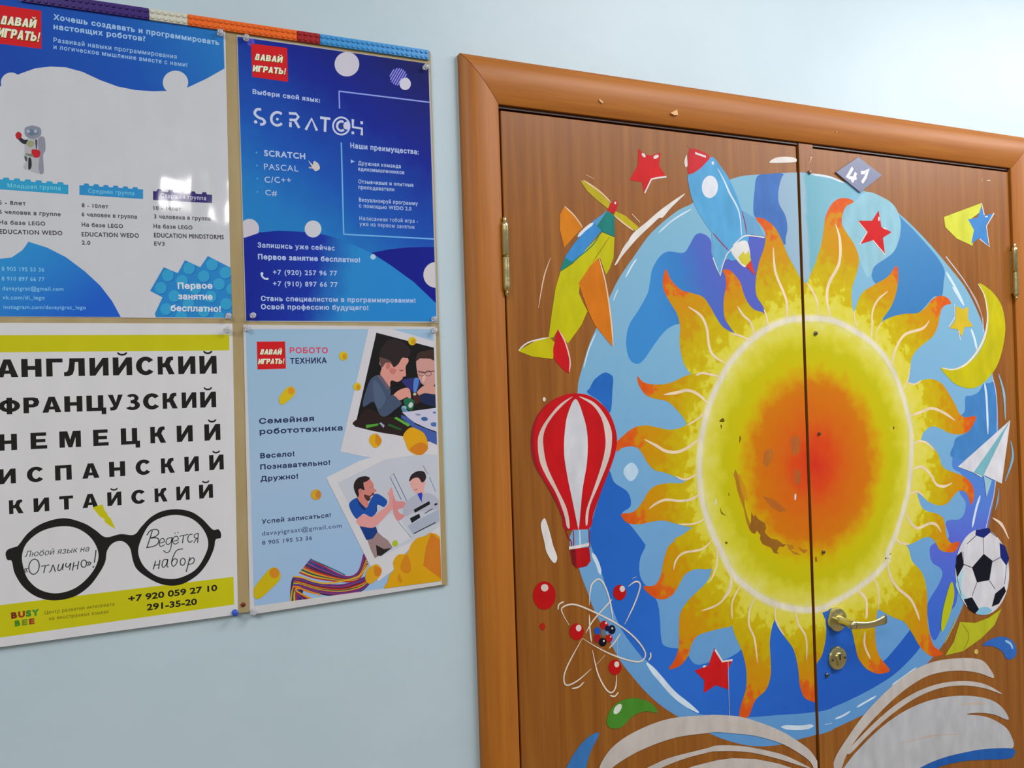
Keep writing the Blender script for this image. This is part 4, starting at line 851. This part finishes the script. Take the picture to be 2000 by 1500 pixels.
# the wave overlaps the foot of the left disc
poly(C2, 'blue_wave', T('M 1,900 1,760 155,718 290,672 330,668 330,760 250,860'), g2, smooth=False)
sd = poly(C2, 'printed_disc', ell(1470,435,73,76,0,28,'L'), f_((44,44,150)), smooth=False)
for k in range(8):
    o_ = -64+18.5*k; ln = math.sqrt(max(0, 73**2-o_**2)); ca, sa = math.cos(-1.05), math.sin(-1.05)
    ribbon(C2, 'disc_stripe', T('L %g,%g %g,%g' % (1470-sa*o_-ca*ln, 435+ca*o_-sa*ln, 1470-sa*o_+ca*ln, 435+ca*o_+sa*ln)), 1.9, f_((150,150,232)), sd, 'none')
poly(C2, 'printed_disc', ell(1528,495,48,52,0,26,'L'), f_((206,206,222)), smooth=False)
film_logo(C2, 'L 218,152 525,190 532,478 228,435', ((247,290),(482,315),52), ((232,388),(510,415),52), 'ДАВАЙ', 'ИГРАТЬ!', 'L')
lnm = f_((140,160,232)); lnb = f_((110,180,236))
ribbon(C2, 'printed_line', T('L 970,705 966,557'), 2.6, lnm, taper='none'); ribbon(C2, 'printed_line', T('L 964,557 1900,672'), 2.6, lnm, taper='none')
ribbon(C2, 'printed_line', T('L 985,993 992,1250 M 1005,683'), 2.6, lnb, taper='none', smooth=False); ribbon(C2, 'printed_line', T('M 1003,685 1900,732'), 2.6, lnb, taper='none')
ws = f_((198,206,232))
lg2 = ribbon(C2, 'printed_lettering', T('L 305,713 268,713 250,745 278,778 318,795 335,820 318,838 295,838'), 5, ws, taper='none')
poly(C2, 'letter_dot', ell(258,818,16,14,.6,12,'L'), ws, lg2, smooth=False)
def arc(cx, cy, rx, ry, a0, a1, n=14): return [(FR['L'][0]+(cx+rx*math.cos(a0+(a1-a0)*k/n))*.23, FR['L'][1]+(cy+ry*math.sin(a0+(a1-a0)*k/n))*.23) for k in range(n+1)]
ribbon(C2, 'letter', arc(442,792,52,56,.75,5.5), 5, ws, lg2, 'none', smooth=False); poly(C2, 'letter_dot', ell(442,795,12,12,0,12,'L'), ws, lg2, smooth=False)
for s in ('L 540,745 600,748 622,775 600,802 545,800', 'L 553,820 553,862', 'L 590,805 628,870', 'L 683,885 733,790 778,892', 'L 805,782 892,792', 'L 850,792 846,902', 'L 1083,795 1083,862 1160,875 1158,932', 'L 1083,900 1083,922', 'L 1158,812 1158,838'):
    ribbon(C2, 'letter', T(s), 5, ws, lg2, 'none', smooth=False)
ribbon(C2, 'letter', arc(985,853,70,73,0,6.2832,32)[:-1], 3.4, ws, lg2, 'none', closed=True, smooth=False); poly(C2, 'letter_dot', ell(1028,850,26,34,0,18,'L'), ws, lg2, smooth=False); ribbon(C2, 'letter', arc(985,853,36,40,.9,5.3), 4.4, ws, lg2, 'none', smooth=False)
poly(C2, 'letter_dot', ell(985,853,12,12,0,12,'L'), f_((60,60,90)), lg2, smooth=False)
tx = f_((176,196,236))
for st, f, p0, p_, cp, bd in (('Выбери свой язык:', 'L', (232,580), (805,655), 40, .10), ('SCRATCH', 'L', (330,1108), (680,1136), 52, .10), ('PASCAL', 'L', (330,1222), (620,1240), 50, .02), ('C/C++', 'L', (335,1333), (560,1338), 50, .04), ('C#', 'L', (340,1440), (440,1446), 46, .04),
        ('Наши преимущества:', 'L', (1062,1040), (1642,1096), 44, .08), ('Дружная команда', 'L', (1128,1183), (1490,1212), 32, .06), ('единомышленников', 'L', (1128,1232), (1520,1264), 32, .06), ('Отзывчивые и опытные', 'L', (1130,1340), (1598,1370), 32, .06), ('преподаватели', 'L', (1130,1388), (1435,1408), 32, .06),
        ('Визуализируй программу', 'M', (1135,408), (1635,440), 32, .06), ('с помощью WEDO 2.0', 'M', (1135,458), (1580,485), 32, .06), ('Написанная тобой игра -', 'M', (1140,566), (1635,590), 32, .03), ('уже на первом занятии', 'M', (1140,612), (1605,640), 32, .03),
        ('Запишись уже сейчас', 'M', (275,798), (930,824), 42, .08), ('Первое занятие бесплатно!', 'M', (278,898), (1145,926), 44, .12), ('+7 (920) 257 96 77', 'M', (405,1028), (950,1037), 42, .06), ('+7 (910) 897 66 77', 'M', (405,1125), (955,1133), 42, .06),
        ('Стань специалистом в программировании!', 'M', (303,1252), (1615,1268), 42, .10), ('Освой профессию будущего!', 'M', (303,1322), (1215,1330), 42, .10)):
    text(C2, st, f, p0, p_, cp, tx, bold=bd, track=1.15)
for x, y in ((265,1078), (268,1188), (272,1300), (274,1412)): poly(C2, 'bullet', ell(x,y,9,9,0,8,'L'), f_((80,150,220)), smooth=False)
poly(C2, 'bullet', T('L 1065,1137 1100,1155 1065,1168'), f_((150,190,240)), smooth=False)
ribbon(C2, 'phone_icon', T('M 308,1015 312,1040 335,1062 362,1066'), 3.4, f_((200,214,240)), taper='none'); 
for e in (ell(311,1020,13,13,0,10,'M'), ell(355,1064,13,10,0,10,'M')): poly(C2, 'phone_icon', e, f_((200,214,240)), smooth=False)
hc = poly(C2, 'hand_cursor', T('L 705,1146 742,1180 748,1158 760,1150 772,1158 790,1172 802,1200 798,1222 765,1237 742,1215 715,1212 712,1200 735,1202'), f_((206,200,196)))

# poster 3: languages
p3l, p3b = pxfar(454, 632, -.300), pxfar(465, 1200, -.300)
p3, a, b, c, d = poster('poster', [p3l, (454,632), (465,1200), p3b], 'white and yellow language course poster with black glasses, bottom left of the board', mat=f_((212,213,216)))
C3 = Canvas(p3, YP, a+.001, b-.001, c+.001, d-.001)
yw = f_((196,192,8)); ink = f_((26,24,22), 0)
poly(C3, 'yellow_band', T('N -200,146 0,144 1866,140 1866,268 0,284 -200,288'), yw, smooth=False)
poly(C3, 'yellow_band', T('O -200,1032 0,1008 1900,777 1906,1003 0,1272 -200,1300'), yw, smooth=False)
block(C3, 'АНГЛИЙСКИЙ', 'N', (-8,488), (1765,457), 146, ink, boxes=[(-30,150),(175,340),(378,512),(522,692),(730,885),(920,1077),(1108,1255),(1285,1420),(1452,1592),(1625,1765)])
block(C3, 'ФРАНЦУЗСКИЙ', 'N', (-8,787), (1760,730), 128, ink, boxes=[(-10,165),(192,330),(345,500),(525,672),(705,865),(880,1002),(1022,1145),(1165,1300),(1325,1445),(1480,1600),(1630,1760)])
block(C3, 'НЕМЕЦКИЙ', 'N', (0,1085), (1795,997), 133, ink, boxes=[(-10,140),(250,385),(485,660),(760,885),(985,1140),(1225,1350),(1440,1570),(1665,1795)])
block(C3, 'ИСПАНСКИЙ', 'N', (0,1358), (1822,1236), 122, ink, boxes=[(-10,130),(220,358),(450,585),(670,810),(890,1020),(1105,1228),(1312,1422),(1503,1620),(1705,1822)])
block(C3, 'КИТАЙСКИЙ', 'O', (75,268), (1735,133), 112, ink, boxes=[(75,190),(275,402),(485,598),(672,800),(875,990),(1070,1185),(1260,1362),(1437,1545),(1622,1735)])
gp = poly(C3, 'printed_glasses', T('O 150,520 230,420 350,340 520,300 680,340 780,400 860,455 980,430 1090,435 1150,370 1230,290 1330,240 1450,228 1560,250 1650,310 1730,392 1775,390 1797,420 1795,462 1755,475 1740,550 1690,660 1610,760 1500,830 1400,850 1290,830 1180,770 1110,710 1080,640 1060,550 1020,500 970,485 910,510 870,570 855,660 800,760 720,860 600,940 440,970 300,940 190,860 120,750 95,650 60,640 45,590 65,555 120,535'), ink, holes=[
    T('O 180,600 220,500 330,410 480,368 620,380 740,460 800,580 780,690 700,800 590,880 450,912 320,880 230,800 190,700'), T('O 1125,580 1150,470 1220,350 1330,290 1450,275 1570,310 1660,400 1695,510 1660,620 1590,720 1480,780 1380,795 1270,770 1170,690')])
poly(C3, 'lightning', T('O 752,212 835,188 850,235 872,262 880,285 900,300 940,387 890,360 852,330 848,305 815,290'), yw, smooth=False)
pen = f_((52,58,58), 0)
text(C3, 'Любой язык на', 'O', (200,618), (722,570), 46, pen, track=1.0, shear=.22, name='handwriting')
hw = None
for s, w in (('O 1240,400 1222,460 1195,540', 2), ('O 1195,440 1225,400 1275,392 1292,418 1268,448 1225,462 1280,462 1292,492 1262,525 1190,541', 2), ('O 1300,503 1335,492 1330,465 1306,475 1296,510 1310,530 1342,515', 1.7), ('O 1397,460 1365,465 1350,495 1365,515 1390,497 1402,455 1388,550 1360,582 1328,562', 1.7),
             ('O 1412,487 1450,476 1440,447 1415,457 1405,490 1425,512 1457,492', 1.7), ('O 1422,424 1428,420', 2.4), ('O 1446,420 1452,416', 2.4), ('O 1462,447 1532,432', 1.7), ('O 1494,440 1484,505', 1.8), ('O 1568,432 1542,435 1527,470 1542,497 1568,482', 1.8),
             ('O 1612,423 1588,432 1580,455 1607,466', 1.7), ('O 1614,420 1608,502', 1.8), ('O 1600,463 1577,502', 1.7), ('O 1267,648 1247,717', 2), ('O 1302,640 1290,712', 2), ('O 1255,686 1296,676', 1.7), ('O 1362,636 1332,640 1318,680 1332,702 1356,670 1366,634 1359,690 1372,697', 1.8),
             ('O 1490,550 1442,560 1415,600 1396,660 1410,692 1436,670 1441,637 1415,632 1400,655', 1.8), ('O 1546,618 1515,738', 2), ('O 1537,652 1565,622 1582,637 1570,667 1535,677', 1.8),
             ('O 335,692 402,680', 1.7), ('O 370,686 355,747', 1.8), ('O 400,742 418,720 432,680 450,737', 1.8), ('O 480,675 470,715 485,727 505,700 516,668 508,722', 1.8), ('O 540,664 535,690 555,697 577,664 565,722', 1.8), ('O 602,658 590,727', 1.9), ('O 641,650 629,716', 1.9), ('O 595,692 636,682', 1.6),
             ('O 706,655 724,668 708,690', 1.7), ('O 722,652 740,665 724,688', 1.7), ('O 212,708 196,722 210,742', 1.7), ('O 228,706 212,720 226,740', 1.5), ('O 782,558 768,662', 2), ('O 760,690 757,704', 2.4)):
    if hw is None: hw = ribbon(C3, 'handwriting', T(s), w, pen, taper='none', n=4)
    else: ribbon(C3, 'pen_stroke', T(s), w, pen, hw, taper='none', n=4)
for e in (ell(1487,655,20,29,.15,20,'O'), ell(277,695,42,62,.15,24,'O'), ell(682,670,22,30,.15,20,'O')): ribbon(C3, 'pen_stroke', e, 1.8, pen, hw, 'none', closed=True, smooth=False)
text(C3, '+7 920 059 27 10', 'O', (1045,983), (1768,890), 52, ink, bold=.09, track=1.0); text(C3, '291-35-20', 'O', (1195,1052), (1603,1003), 52, ink, bold=.09, track=1.0)
ol = f_((112,108,14)); text(C3, 'Центр развития интеллекта', 'O', (365,1083), (930,1012), 28, ol, track=1.1); text(C3, 'на иностранных языках', 'O', (400,1131), (885,1073), 28, ol, track=1.1)
lp3 = None
for ch, p0, p_, cp, cl in (('B', (92,1120), (140,1113), 52, (120,40,20)), ('U', (150,1112), (205,1104), 52, (150,50,24)), ('S', (212,1104), (255,1098), 52, (50,130,50)), ('Y', (262,1098), (318,1090), 52, (60,140,60)), ('B', (122,1182), (165,1176), 48, (60,130,30)), ('E', (180,1174), (225,1168), 48, (110,140,30)), ('E', (238,1167), (282,1160), 48, (150,60,30))):
    o = text(C3, ch, 'O', p0, p_, cp, f_(cl), bold=.16, track=1, name='logo_letter')

# poster 4: family robotics
p4, a, b, c, d = poster('poster', [(475,634), (851,638), (863,1142), (488,1201)], 'pale blue robotics poster with two printed photographs, bottom right of the board', mat=f_((202,202,204)))
q4 = T('P 482,643 848,643 860,1132 494,1187'); z4 = [W(*p, YP) for p in q4]
C4 = Canvas(p4, YP, (z4[0].x+z4[3].x)/2, (z4[1].x+z4[2].x)/2, (z4[2].z+z4[3].z)/2, (z4[0].z+z4[1].z)/2)
poly(C4, 'printed_background', T('P 400,600 900,600 900,1300 400,1300'), grad([(0, (150,186,212)), (.5, (160,190,218)), (1, (150,184,222))], (500,660), (700,1150), p4, 'film', .08, scale=8), smooth=False)
film_logo(C4, 'Q 188,215 440,213 447,455 195,462', ((214,328),(405,330),46), ((200,414),(428,411),46), 'ДАВАЙ', 'ИГРАТЬ!', 'Q')
navy = f_((34,46,86)); 
for st, f, p0, p_, cp, mt, bd in (('РОБОТО', 'Q', (482,318), (820,318), 50, f_((214,64,96)), .08), ('ТЕХНИКА', 'Q', (485,412), (810,406), 50, navy, .08), ('Семейная', 'Q', (210,946), (697,920), 48, navy, .10), ('робототехника', 'Q', (215,1038), (950,1003), 48, navy, .10),
        ('Весело!', 'Q', (220,1252), (523,1232), 44, navy, .10), ('Познавательно!', 'Q', (220,1352), (840,1308), 44, navy, .10), ('Дружно!', 'Q', (222,1456), (555,1430), 44, navy, .10), ('Успей записаться!', 'S', (235,560), (845,500), 38, navy, .07), ('davayigraat@gmail.com', 'S', (235,665), (943,592), 38, f_((72,88,128)), .03), ('8 905 195 53 36', 'S', (237,746), (680,702), 36, f_((66,80,118)), .05)):
    text(C4, st, f, p0, p_, cp, mt, bold=bd, track=1.12)
# cable bundle
cols = [(176,40,60), (214,150,30), (34,40,104), (110,44,120), (24,80,80), (120,30,50), (30,64,140), (206,180,40), (196,70,40), (150,60,110)]
wb = None
def wire(pts, w, cl):
    global wb
    if wb is None: wb = ribbon(C4, 'printed_cables', pts, w, f_(cl), taper='none')
    else: ribbon(C4, 'cable', pts, w, f_(cl), wb, taper='none')
R_ = random.Random(3)
poly(C4, 'cable_shade', T('X 180,440 250,410 420,470 700,510 900,460 1060,400 1110,470 1000,580 800,640 560,620 330,560 300,700 170,710'), f_((52,44,80)))
for k in range(11):
    t = k/10; wire(T('X %g,%g %g,%g %g,%g %g,%g %g,%g' % (170+38*k*.9, 712, 180+30*t+k*4, 560+20*t, 220+40*t, 440+100*t, 400+30*t, 520+60*t, 520, 560+60*t)) if k > 5 else T('X %g,%g %g,%g %g,%g' % (168+22*k, 712-k*2, 180+16*k, 600, 205+14*k, 500)), 3, cols[(k*3+1) % 10])
for k in range(14):
    t = k/13; wire(T('X %g,%g %g,%g %g,%g %g,%g %g,%g %g,%g' % (195+10*t, 500-70*t+R_.uniform(-8,8), 280, 420+100*(1-t), 500, 480+110*(1-t), 760, 500+115*(1-t)+R_.uniform(-10,10), 980, 440+140*(1-t), 1100, 380+100*(1-t))), 2.7, cols[(k*7+2) % 10])
for k in range(11):
    t = k/10; wire(T('X %g,%g %g,%g %g,%g %g,%g %g,%g' % (400-130*t, 192+160*t, 540-70*t, 270+150*t, 820-30*t, 400+60*t, 970, 340+90*t, 1035+45*t, 130+110*t)), 2.7, cols[(k*3) % 10])
wire(T('X 400,195 600,280 810,380'), 2, (30,104,120)); wire(T('X 200,400 300,410 450,460 600,480 800,450 980,390 1080,270'), 3, (214,170,40)); wire(T('X 190,520 260,525 350,570 480,605'), 3, (222,130,40))
# two printed snapshots
pa = poly(C4, 'printed_snapshot', T('Q 1185,80 1370,98 1775,215 1830,215 1830,1330 1140,1235 930,1190'), f_((206,206,212)), smooth=False)
poly(C4, 'snapshot_picture', T('Q 1250,135 1830,287 1830,1125 1060,970'), f_((20,18,20)), pa, smooth=False)
PS = lambda s, cl, nm='picture_detail', sm=True, par=None: poly(C4, nm, T(s) if isinstance(s, str) else s, f_(cl), par or pa, smooth=sm)
PS('T 150,1190 260,1080 480,1180 700,1200 880,1300 700,1430 90,1310', (40,26,24))
PS('T 905,430 940,340 1030,310 1150,300 1180,480 1080,440 960,440', (56,38,36), 'boy_hair')
PS('T 910,430 1000,410 1130,420 1170,430 1170,700 1110,790 1020,770 960,720 920,600', (200,150,142), 'boy_face')
PS('T 1010,600 1030,600 1020,700 990,720 985,690', (224,178,168))
PS('T 905,440 930,340 1030,310 1160,300 1170,440 1080,410 980,400', (60,42,38), 'boy_hair')
ribbon(C4, 'spectacles', T('T 925,575 990,600 1040,592 1150,575'), 1.5, f_((40,26,28)), pa, 'none')
for e in (ell(978,612,38,32,0,16,'T'), ell(1066,608,40,36,0,16,'T')): ribbon(C4, 'spectacles', e, 1.0, f_((60,40,40)), pa, 'none', closed=True, smooth=False)
PS('T 720,700 850,670 940,680 960,750 880,860 760,770', (46,48,116), 'sleeve'); PS('T 880,680 940,690 905,860 868,840', (78,128,200), 'sleeve')
PS('T 940,900 1050,875 1180,885 1180,1050 960,985', (26,40,78), 'sleeve')
PS('T 915,860 980,790 1060,760 1180,800 1180,885 1020,872 930,905', (208,150,138), 'hand')
PS('T 430,430 500,465 560,440 610,520 680,450 720,395 785,395 803,450 765,520 768,640 735,650 712,690 655,722 590,702 562,720 552,790 480,730 428,620 445,540 418,480', (212,148,136), 'boy_face')
PS('T 415,425 418,330 480,215 560,155 700,175 810,260 825,340 790,402 720,402 670,480 605,525 565,450 470,415 430,440', (42,32,34), 'boy_hair'); PS('T 417,400 470,405 560,445 600,520 560,470 500,470 450,530 425,480', (96,70,66), 'boy_hair')
PS(ell(530,508,28,46,.1,14,'T'), (196,112,104), 'ear'); PS('T 560,540 640,560 610,620 560,600', (200,118,112)); ribbon(C4, 'eye', T('T 680,562 712,575 735,556'), 1.4, f_((70,40,42)), pa, 'both'); ribbon(C4, 'mouth', T('T 690,668 722,650'), 1.2, f_((150,70,76)), pa, 'both')
PS('T 345,650 400,630 440,650 520,780 560,800 560,900 500,960 590,890 650,940 712,1012 620,1092 520,1172 450,1178 400,1122 340,990 250,1030 205,1055 196,985 240,830 290,700', (66,82,108), 'sweater'); PS('T 330,720 400,740 470,860 500,960 420,1080 360,1000', (78,96,124), 'sweater'); PS('T 390,640 440,640 500,720 545,790 520,820 450,720', (104,92,110), 'collar')
PS('T 608,890 680,830 780,800 825,842 832,945 780,925 720,955 680,965 640,925', (216,150,136), 'hand')
PS('T 740,960 800,938 872,968 872,1050 830,1105 760,1045', (28,104,70), 'toy'); PS(ell(742,1072,34,32,0,14,'T'), (140,182,202), 'toy'); PS(ell(832,1030,28,38,.4,14,'T'), (196,206,210), 'toy'); PS('T 860,880 900,860 940,900 965,960 900,1020 870,950', (70,34,34), 'toy'); PS(ell(885,885,22,18,0,10,'T'), (180,190,160), 'toy'); PS('T 720,1060 800,1110 820,1150 730,1130', (90,140,170), 'toy')
PS('T 705,1160 800,1195 900,1290 1180,1400 1180,1560 1050,1500 850,1320 705,1200', (66,92,164), 'box_side', False); PS('T 718,1128 1180,1066 1180,1385 1040,1335 880,1262 800,1200', (196,196,218), 'box_lid', False)
for e, cl in ((ell(1015,1215,46,28,.1,16,'T'), (58,98,150)), (ell(1142,1288,46,30,.1,16,'T'), (72,112,170)), (ell(930,1158,40,14,.1,14,'T'), (140,146,180)), (ell(1150,1130,26,14,0,12,'T'), (100,120,160))): PS(e, cl, 'box_stud', False)
for s, cl in (('T 608,1205 640,1188 825,1290 800,1318', (90,170,60)), ('T 235,1295 400,1275 402,1300 240,1338', (80,160,50)), ('T 528,1282 560,1280 712,1350 700,1368 528,1306', (30,90,40)), ('T 412,1270 440,1262 485,1300 470,1335', (150,160,180))): PS(s, cl, 'crayon', False)
pb = poly(C4, 'printed_snapshot', T('S 805,150 1100,0 1500,-120 1900,-120 1900,700 1700,640 1450,870 1400,970 1265,1072'), f_((208,208,212)), smooth=False)
PU = lambda s, cl, nm='picture_detail', sm=True: PS(s, cl, nm, sm, pb)
PU('U 190,410 800,110 1300,40 1500,60 1500,960 1380,1045 690,1372', (192,197,208), 'snapshot_picture', False)
PU('U 860,800 1000,880 1130,1110 900,1230 700,1060 720,930', (204,206,214), 'table_top', False)
PU('U 1080,960 1480,745 1500,760 1500,900 1150,1065', (164,174,192), 'machine', False)
PU('U 335,690 440,600 480,680 550,730 600,650 650,560 720,558 822,640 782,718 700,690 690,780 620,845 520,805 430,870', (26,78,166), 'shirt'); PU('U 440,610 480,640 545,725 530,760 470,700', (16,48,110), 'collar'); PU('U 465,950 560,975 680,970 705,1060 650,1120 558,1142', (20,58,128), 'shirt', False)
PU('U 530,400 590,358 650,430 652,478 688,510 655,542 620,600 582,640 582,700 540,722 440,600 460,500 530,510', (206,128,118), 'man_face'); PU('U 530,560 600,575 642,536 655,555 620,600 590,642 548,622', (88,48,48), 'beard'); ribbon(C4, 'smile', T('U 600,600 625,590 640,568'), 2.2, f_((214,196,190)), pb, 'both'); ribbon(C4, 'eye', T('U 600,455 632,470'), 1.5, f_((70,36,40)), pb, 'both')
PU('U 445,592 402,500 400,420 450,350 540,325 602,350 562,392 522,412 532,505 470,488 462,565', (38,26,28), 'man_hair'); PU(ell(478,515,24,32,.2,12,'U'), (196,120,110), 'ear')
PU('U 570,1140 640,1120 700,1035 770,1100 830,1140 892,1230 720,1335 665,1372 612,1260', (152,128,128), 'shorts', False); PU('U 680,1200 780,1255 885,1238 745,1342 692,1335', (40,34,32), 'chair', False)
PU('U 430,882 530,812 620,845 720,780 830,690 848,600 826,545 845,520 870,470 888,490 905,570 922,640 902,725 830,805 720,925 640,982 530,972 460,952', (218,152,150), 'arm')
PU('U 900,565 935,640 1045,650 1045,720 962,750 985,800 1052,822 990,885 940,885 902,795 893,700', (212,138,140), 'arm')
PU('U 1080,640 1190,560 1290,540 1400,560 1490,650 1500,720 1400,760 1160,790 1065,835 1020,770', (174,178,194), 'shirt'); PU('U 1110,390 1160,350 1220,345 1270,400 1312,395 1292,480 1285,560 1235,545 1182,540 1130,470', (220,166,158), 'boy_face')
PU('U 1100,388 1130,310 1210,262 1292,270 1318,335 1300,385 1262,405 1222,348 1160,352 1118,385', (42,34,38), 'boy_hair'); ribbon(C4, 'eye', T('U 1150,430 1175,425'), 1.3, f_((120,60,60)), pb, 'both'); ribbon(C4, 'mouth', T('U 1165,500 1190,498 1205,485'), 1.3, f_((170,70,76)), pb, 'both')
PU('U 1205,550 1262,532 1272,562 1262,620 1272,662 1238,620', (44,62,184), 'tie', False)
for s, cl in (('U 1160,752 1358,642 1370,682 1176,792', (24,26,32)), ('U 1110,862 1230,802 1246,852 1136,922', (20,28,36)), ('U 1420,690 1440,665 1472,680 1430,702', (30,32,38))): PU(s, cl, 'black_box', False)
for s, w in (('U 1300,800 1400,740', 1.8), ('U 1160,1058 1440,915', 2.2)): ribbon(C4, 'picture_line', T(s), w, f_((60,70,84)), pb, 'none')
for s, w in (('U 1002,625 860,338 902,290 1072,642', 1.4), ('U 1280,190 1340,300', 1), ('U 1360,340 1440,520', 1), ('U 960,900 1130,1110', .8)): ribbon(C4, 'picture_line', T(s), w, f_((96,116,158)), pb, 'none', smooth=False)
PU(ell(922,1182,38,40,.3,14,'U'), (168,186,40), 'yellow_brick')
# scattered yellow bricks
Y1, O1 = (212,186,24), (218,148,26)
YB_ = lambda s, cl=Y1, par=None, nm='printed_brick': poly(C4, nm, T(s) if isinstance(s, str) else s, f_(cl), par)
for x, y, r in ((1568,210,35), (958,342,38), (1080,615,34)):
    o = YB_(ell(x,y,r,r*1.05,0,18,'Q')); YB_(ell(x+10,y+6,r*.55,r*.7,0,12,'Q'), (200,150,20), o, 'brick_shade')
o = YB_('Q 400,772 388,710 450,630 495,612 527,640 520,690 445,758'); YB_(ell(493,652,30,32,0,14,'Q'), O1, o, 'brick_shade')
o = YB_('Q 1198,1050 1250,1032 1297,1085 1275,1140 1232,1157 1188,1105', (216,166,20)); YB_('Q 1250,1035 1297,1085 1275,1140 1240,1110', (204,134,20), o, 'brick_shade')
o = YB_('Q 1488,1045 1550,978 1620,995 1680,1040 1708,1150 1632,1222 1540,1185 1508,1110', (218,160,12)); YB_('Q 1545,1172 1640,1108 1706,1145 1690,1190 1632,1222', (206,124,26), o, 'brick_shade')
o = YB_(ell(715,300,46,47,0,18,'S'), (208,164,40)); YB_(ell(735,300,24,38,0,14,'S'), (198,130,50), o, 'brick_shade')
o = YB_('S 155,1150 230,1040 310,955 360,950 397,1000 385,1065 300,1150 215,1222 170,1212', (200,178,10)); YB_(ell(345,995,44,46,.4,16,'S'), (206,134,26), o, 'brick_shade')
o = YB_('S 1170,965 1250,918 1297,965 1275,1032 1195,1092 1152,1052', (214,160,24)); YB_('S 1235,935 1295,965 1280,1020 1235,1015', (206,124,24), o, 'brick_shade')
o = poly(C4, 'printed_brick', T('S 1362,1150 1350,1070 1372,1005 1405,965 1398,900 1440,835 1520,820 1560,740 1615,685 1690,665 1738,638 1830,720 1880,1150'), f_((212,158,10)), smooth=True)
poly(C4, 'brick_shade', T('S 1738,640 1860,740 1860,1075 1665,930 1690,760'), f_((204,120,28)), o, smooth=False)
for s in ('S 1520,830 1560,960 1510,1000 1460,940', 'S 1450,1000 1480,1080 1440,1060'): poly(C4, 'brick_shade', T(s), f_((204,130,20)), o)

# ------------------------------------------------------------------ studded brick strips along the board's top edge
YT = YB-.0005
zt = (W(837, 100, YT-.003).z+W(366, 24, YT-.003).z+W(626, 67, YT-.003).z)/3; zb = zt-.0158
def stripc(px0, px1, cl, label):
    x0, x1 = W(px0[0], px0[1], YT-.003).x, W(px1[0], px1[1], YT-.003).x
    bm = bmesh.new(); box(bm, (x0+.0002, YT-.0032, zb), (x1-.0002, YT, zt)); bevel(bm, .0003, 1); mt = paint(cl, 'plastic', .04)
    o = obj_bm('brick_strip', bm, mt, origin=((x0+x1)/2, YT, zb)); tag(o, label, 'toy brick strip', 'brick strips along the top of the notice board')
    n = max(2, round((x1-x0)/.008)); me = None
    for i in range(n):
        for j in range(2):
            x = x0+(i+.5)*(x1-x0)/n; z = zb+.0039+j*.008
            if me is None:
                bm = bmesh.new(); lathe(bm, [(.0025, 0), (.0025, .0015), (.0022, .0018)], (0, 0, 0), 'y', 12); me = bpy.data.meshes.new('stud'); bm.to_mesh(me); bm.free(); me.materials.append(mt)
            s_ = bpy.data.objects.new('stud', me); COL.objects.link(s_); s_.parent = o; s_.location = Vector((x, YT-.0032, z))-o.location
stripc((40,-18), (291,21), (52,20,112), 'dark purple studded brick strip above the poster with the toy robot')
stripc((291,21), (366.5,34), (206,206,190), 'white studded brick strip between the purple and orange ones')
stripc((366.5,34), (580,68), (232,104,14), 'long orange studded brick strip along the top of the board')
stripc((580,68), (625,76), (160,16,26), 'short dark red studded brick strip between orange and blue')
stripc((625,76), (838,110), (58,150,214), 'light blue studded brick strip at the right end of the board')

# ------------------------------------------------------------------ pins and the board's fixing screw
def clearplastic():
    m, nt, b = newmat('clear_plastic'); b.inputs['Base Color'].default_value = (.86, .88, .92, 1); b.inputs['Roughness'].default_value = .08
    b.inputs['Transmission Weight'].default_value = .65; b.inputs['IOR'].default_value = 1.45; return m
M_clear = clearplastic(); M_bluep = paint((40,84,190), 'plastic', 0)
def pin(px, py, mat, label, group=None):
    p = W(px, py, YP-.004); bm = bmesh.new()
    lathe(bm, [(.0036, .0004), (.0044, .0010), (.0040, .0020), (.0024, .0032), (.0022, .0056), (.0036, .0068), (.0042, .0078), (.0036, .0086), (.0015, .0090)], (p.x, YP-.0005, p.z), 'y', 20)
    o = obj_bm('push_pin', bm, mat, origin=(p.x, YP, p.z), smooth=True); tag(o, label, 'push pin', group)
    bm = bmesh.new(); lathe(bm, [(.0005, -.0075), (.0006, .0006)], (p.x, YP-.0005, p.z), 'y', 8); obj_bm('needle', bm, M_steel, o)
gp_ = 'push pins holding the posters'
for px, py, lb_ in ((430,64,'clear push pin at the top right corner of the toy robot poster'), (446,617,'clear push pin at the bottom right corner of the toy robot poster'), (481,74,'clear push pin at the top left corner of the dark blue poster'), (831,131,'clear push pin at the top right corner of the dark blue poster'),
                    (494,616,'clear push pin at the bottom left corner of the dark blue poster'), (848,623,'clear push pin at the bottom right corner of the dark blue poster'), (445,644,'clear push pin at the top right corner of the language poster'),
                    (483,641,'clear push pin at the top left corner of the robotics poster'), (848,645,'clear push pin at the top right corner of the robotics poster'), (495,1195,'clear push pin at the bottom left corner of the robotics poster')):
    pin(px, py, M_clear, lb_, gp_)
pin(459, 1197, M_bluep, 'blue push pin at the bottom right corner of the language poster', gp_)
p = W(475, 1181, YB-.001); bm = bmesh.new(); lathe(bm, [(.0032, .0001), (.0034, .0010), (.0024, .0018), (.0008, .0020)], (p.x, YB, p.z), 'y', 16)
sc_ = obj_bm('board_screw', bm, paint((120,46,26), 'plastic', .1), origin=(p.x, YB, p.z), smooth=True); tag(sc_, 'small reddish screw in the bare board between the two lower posters', 'screw')
bm = bmesh.new(); box(bm, (p.x-.002, YB-.0023, p.z-.0003), (p.x+.002, YB-.0018, p.z+.0003)); obj_bm('slot', bm, M_black, sc_)
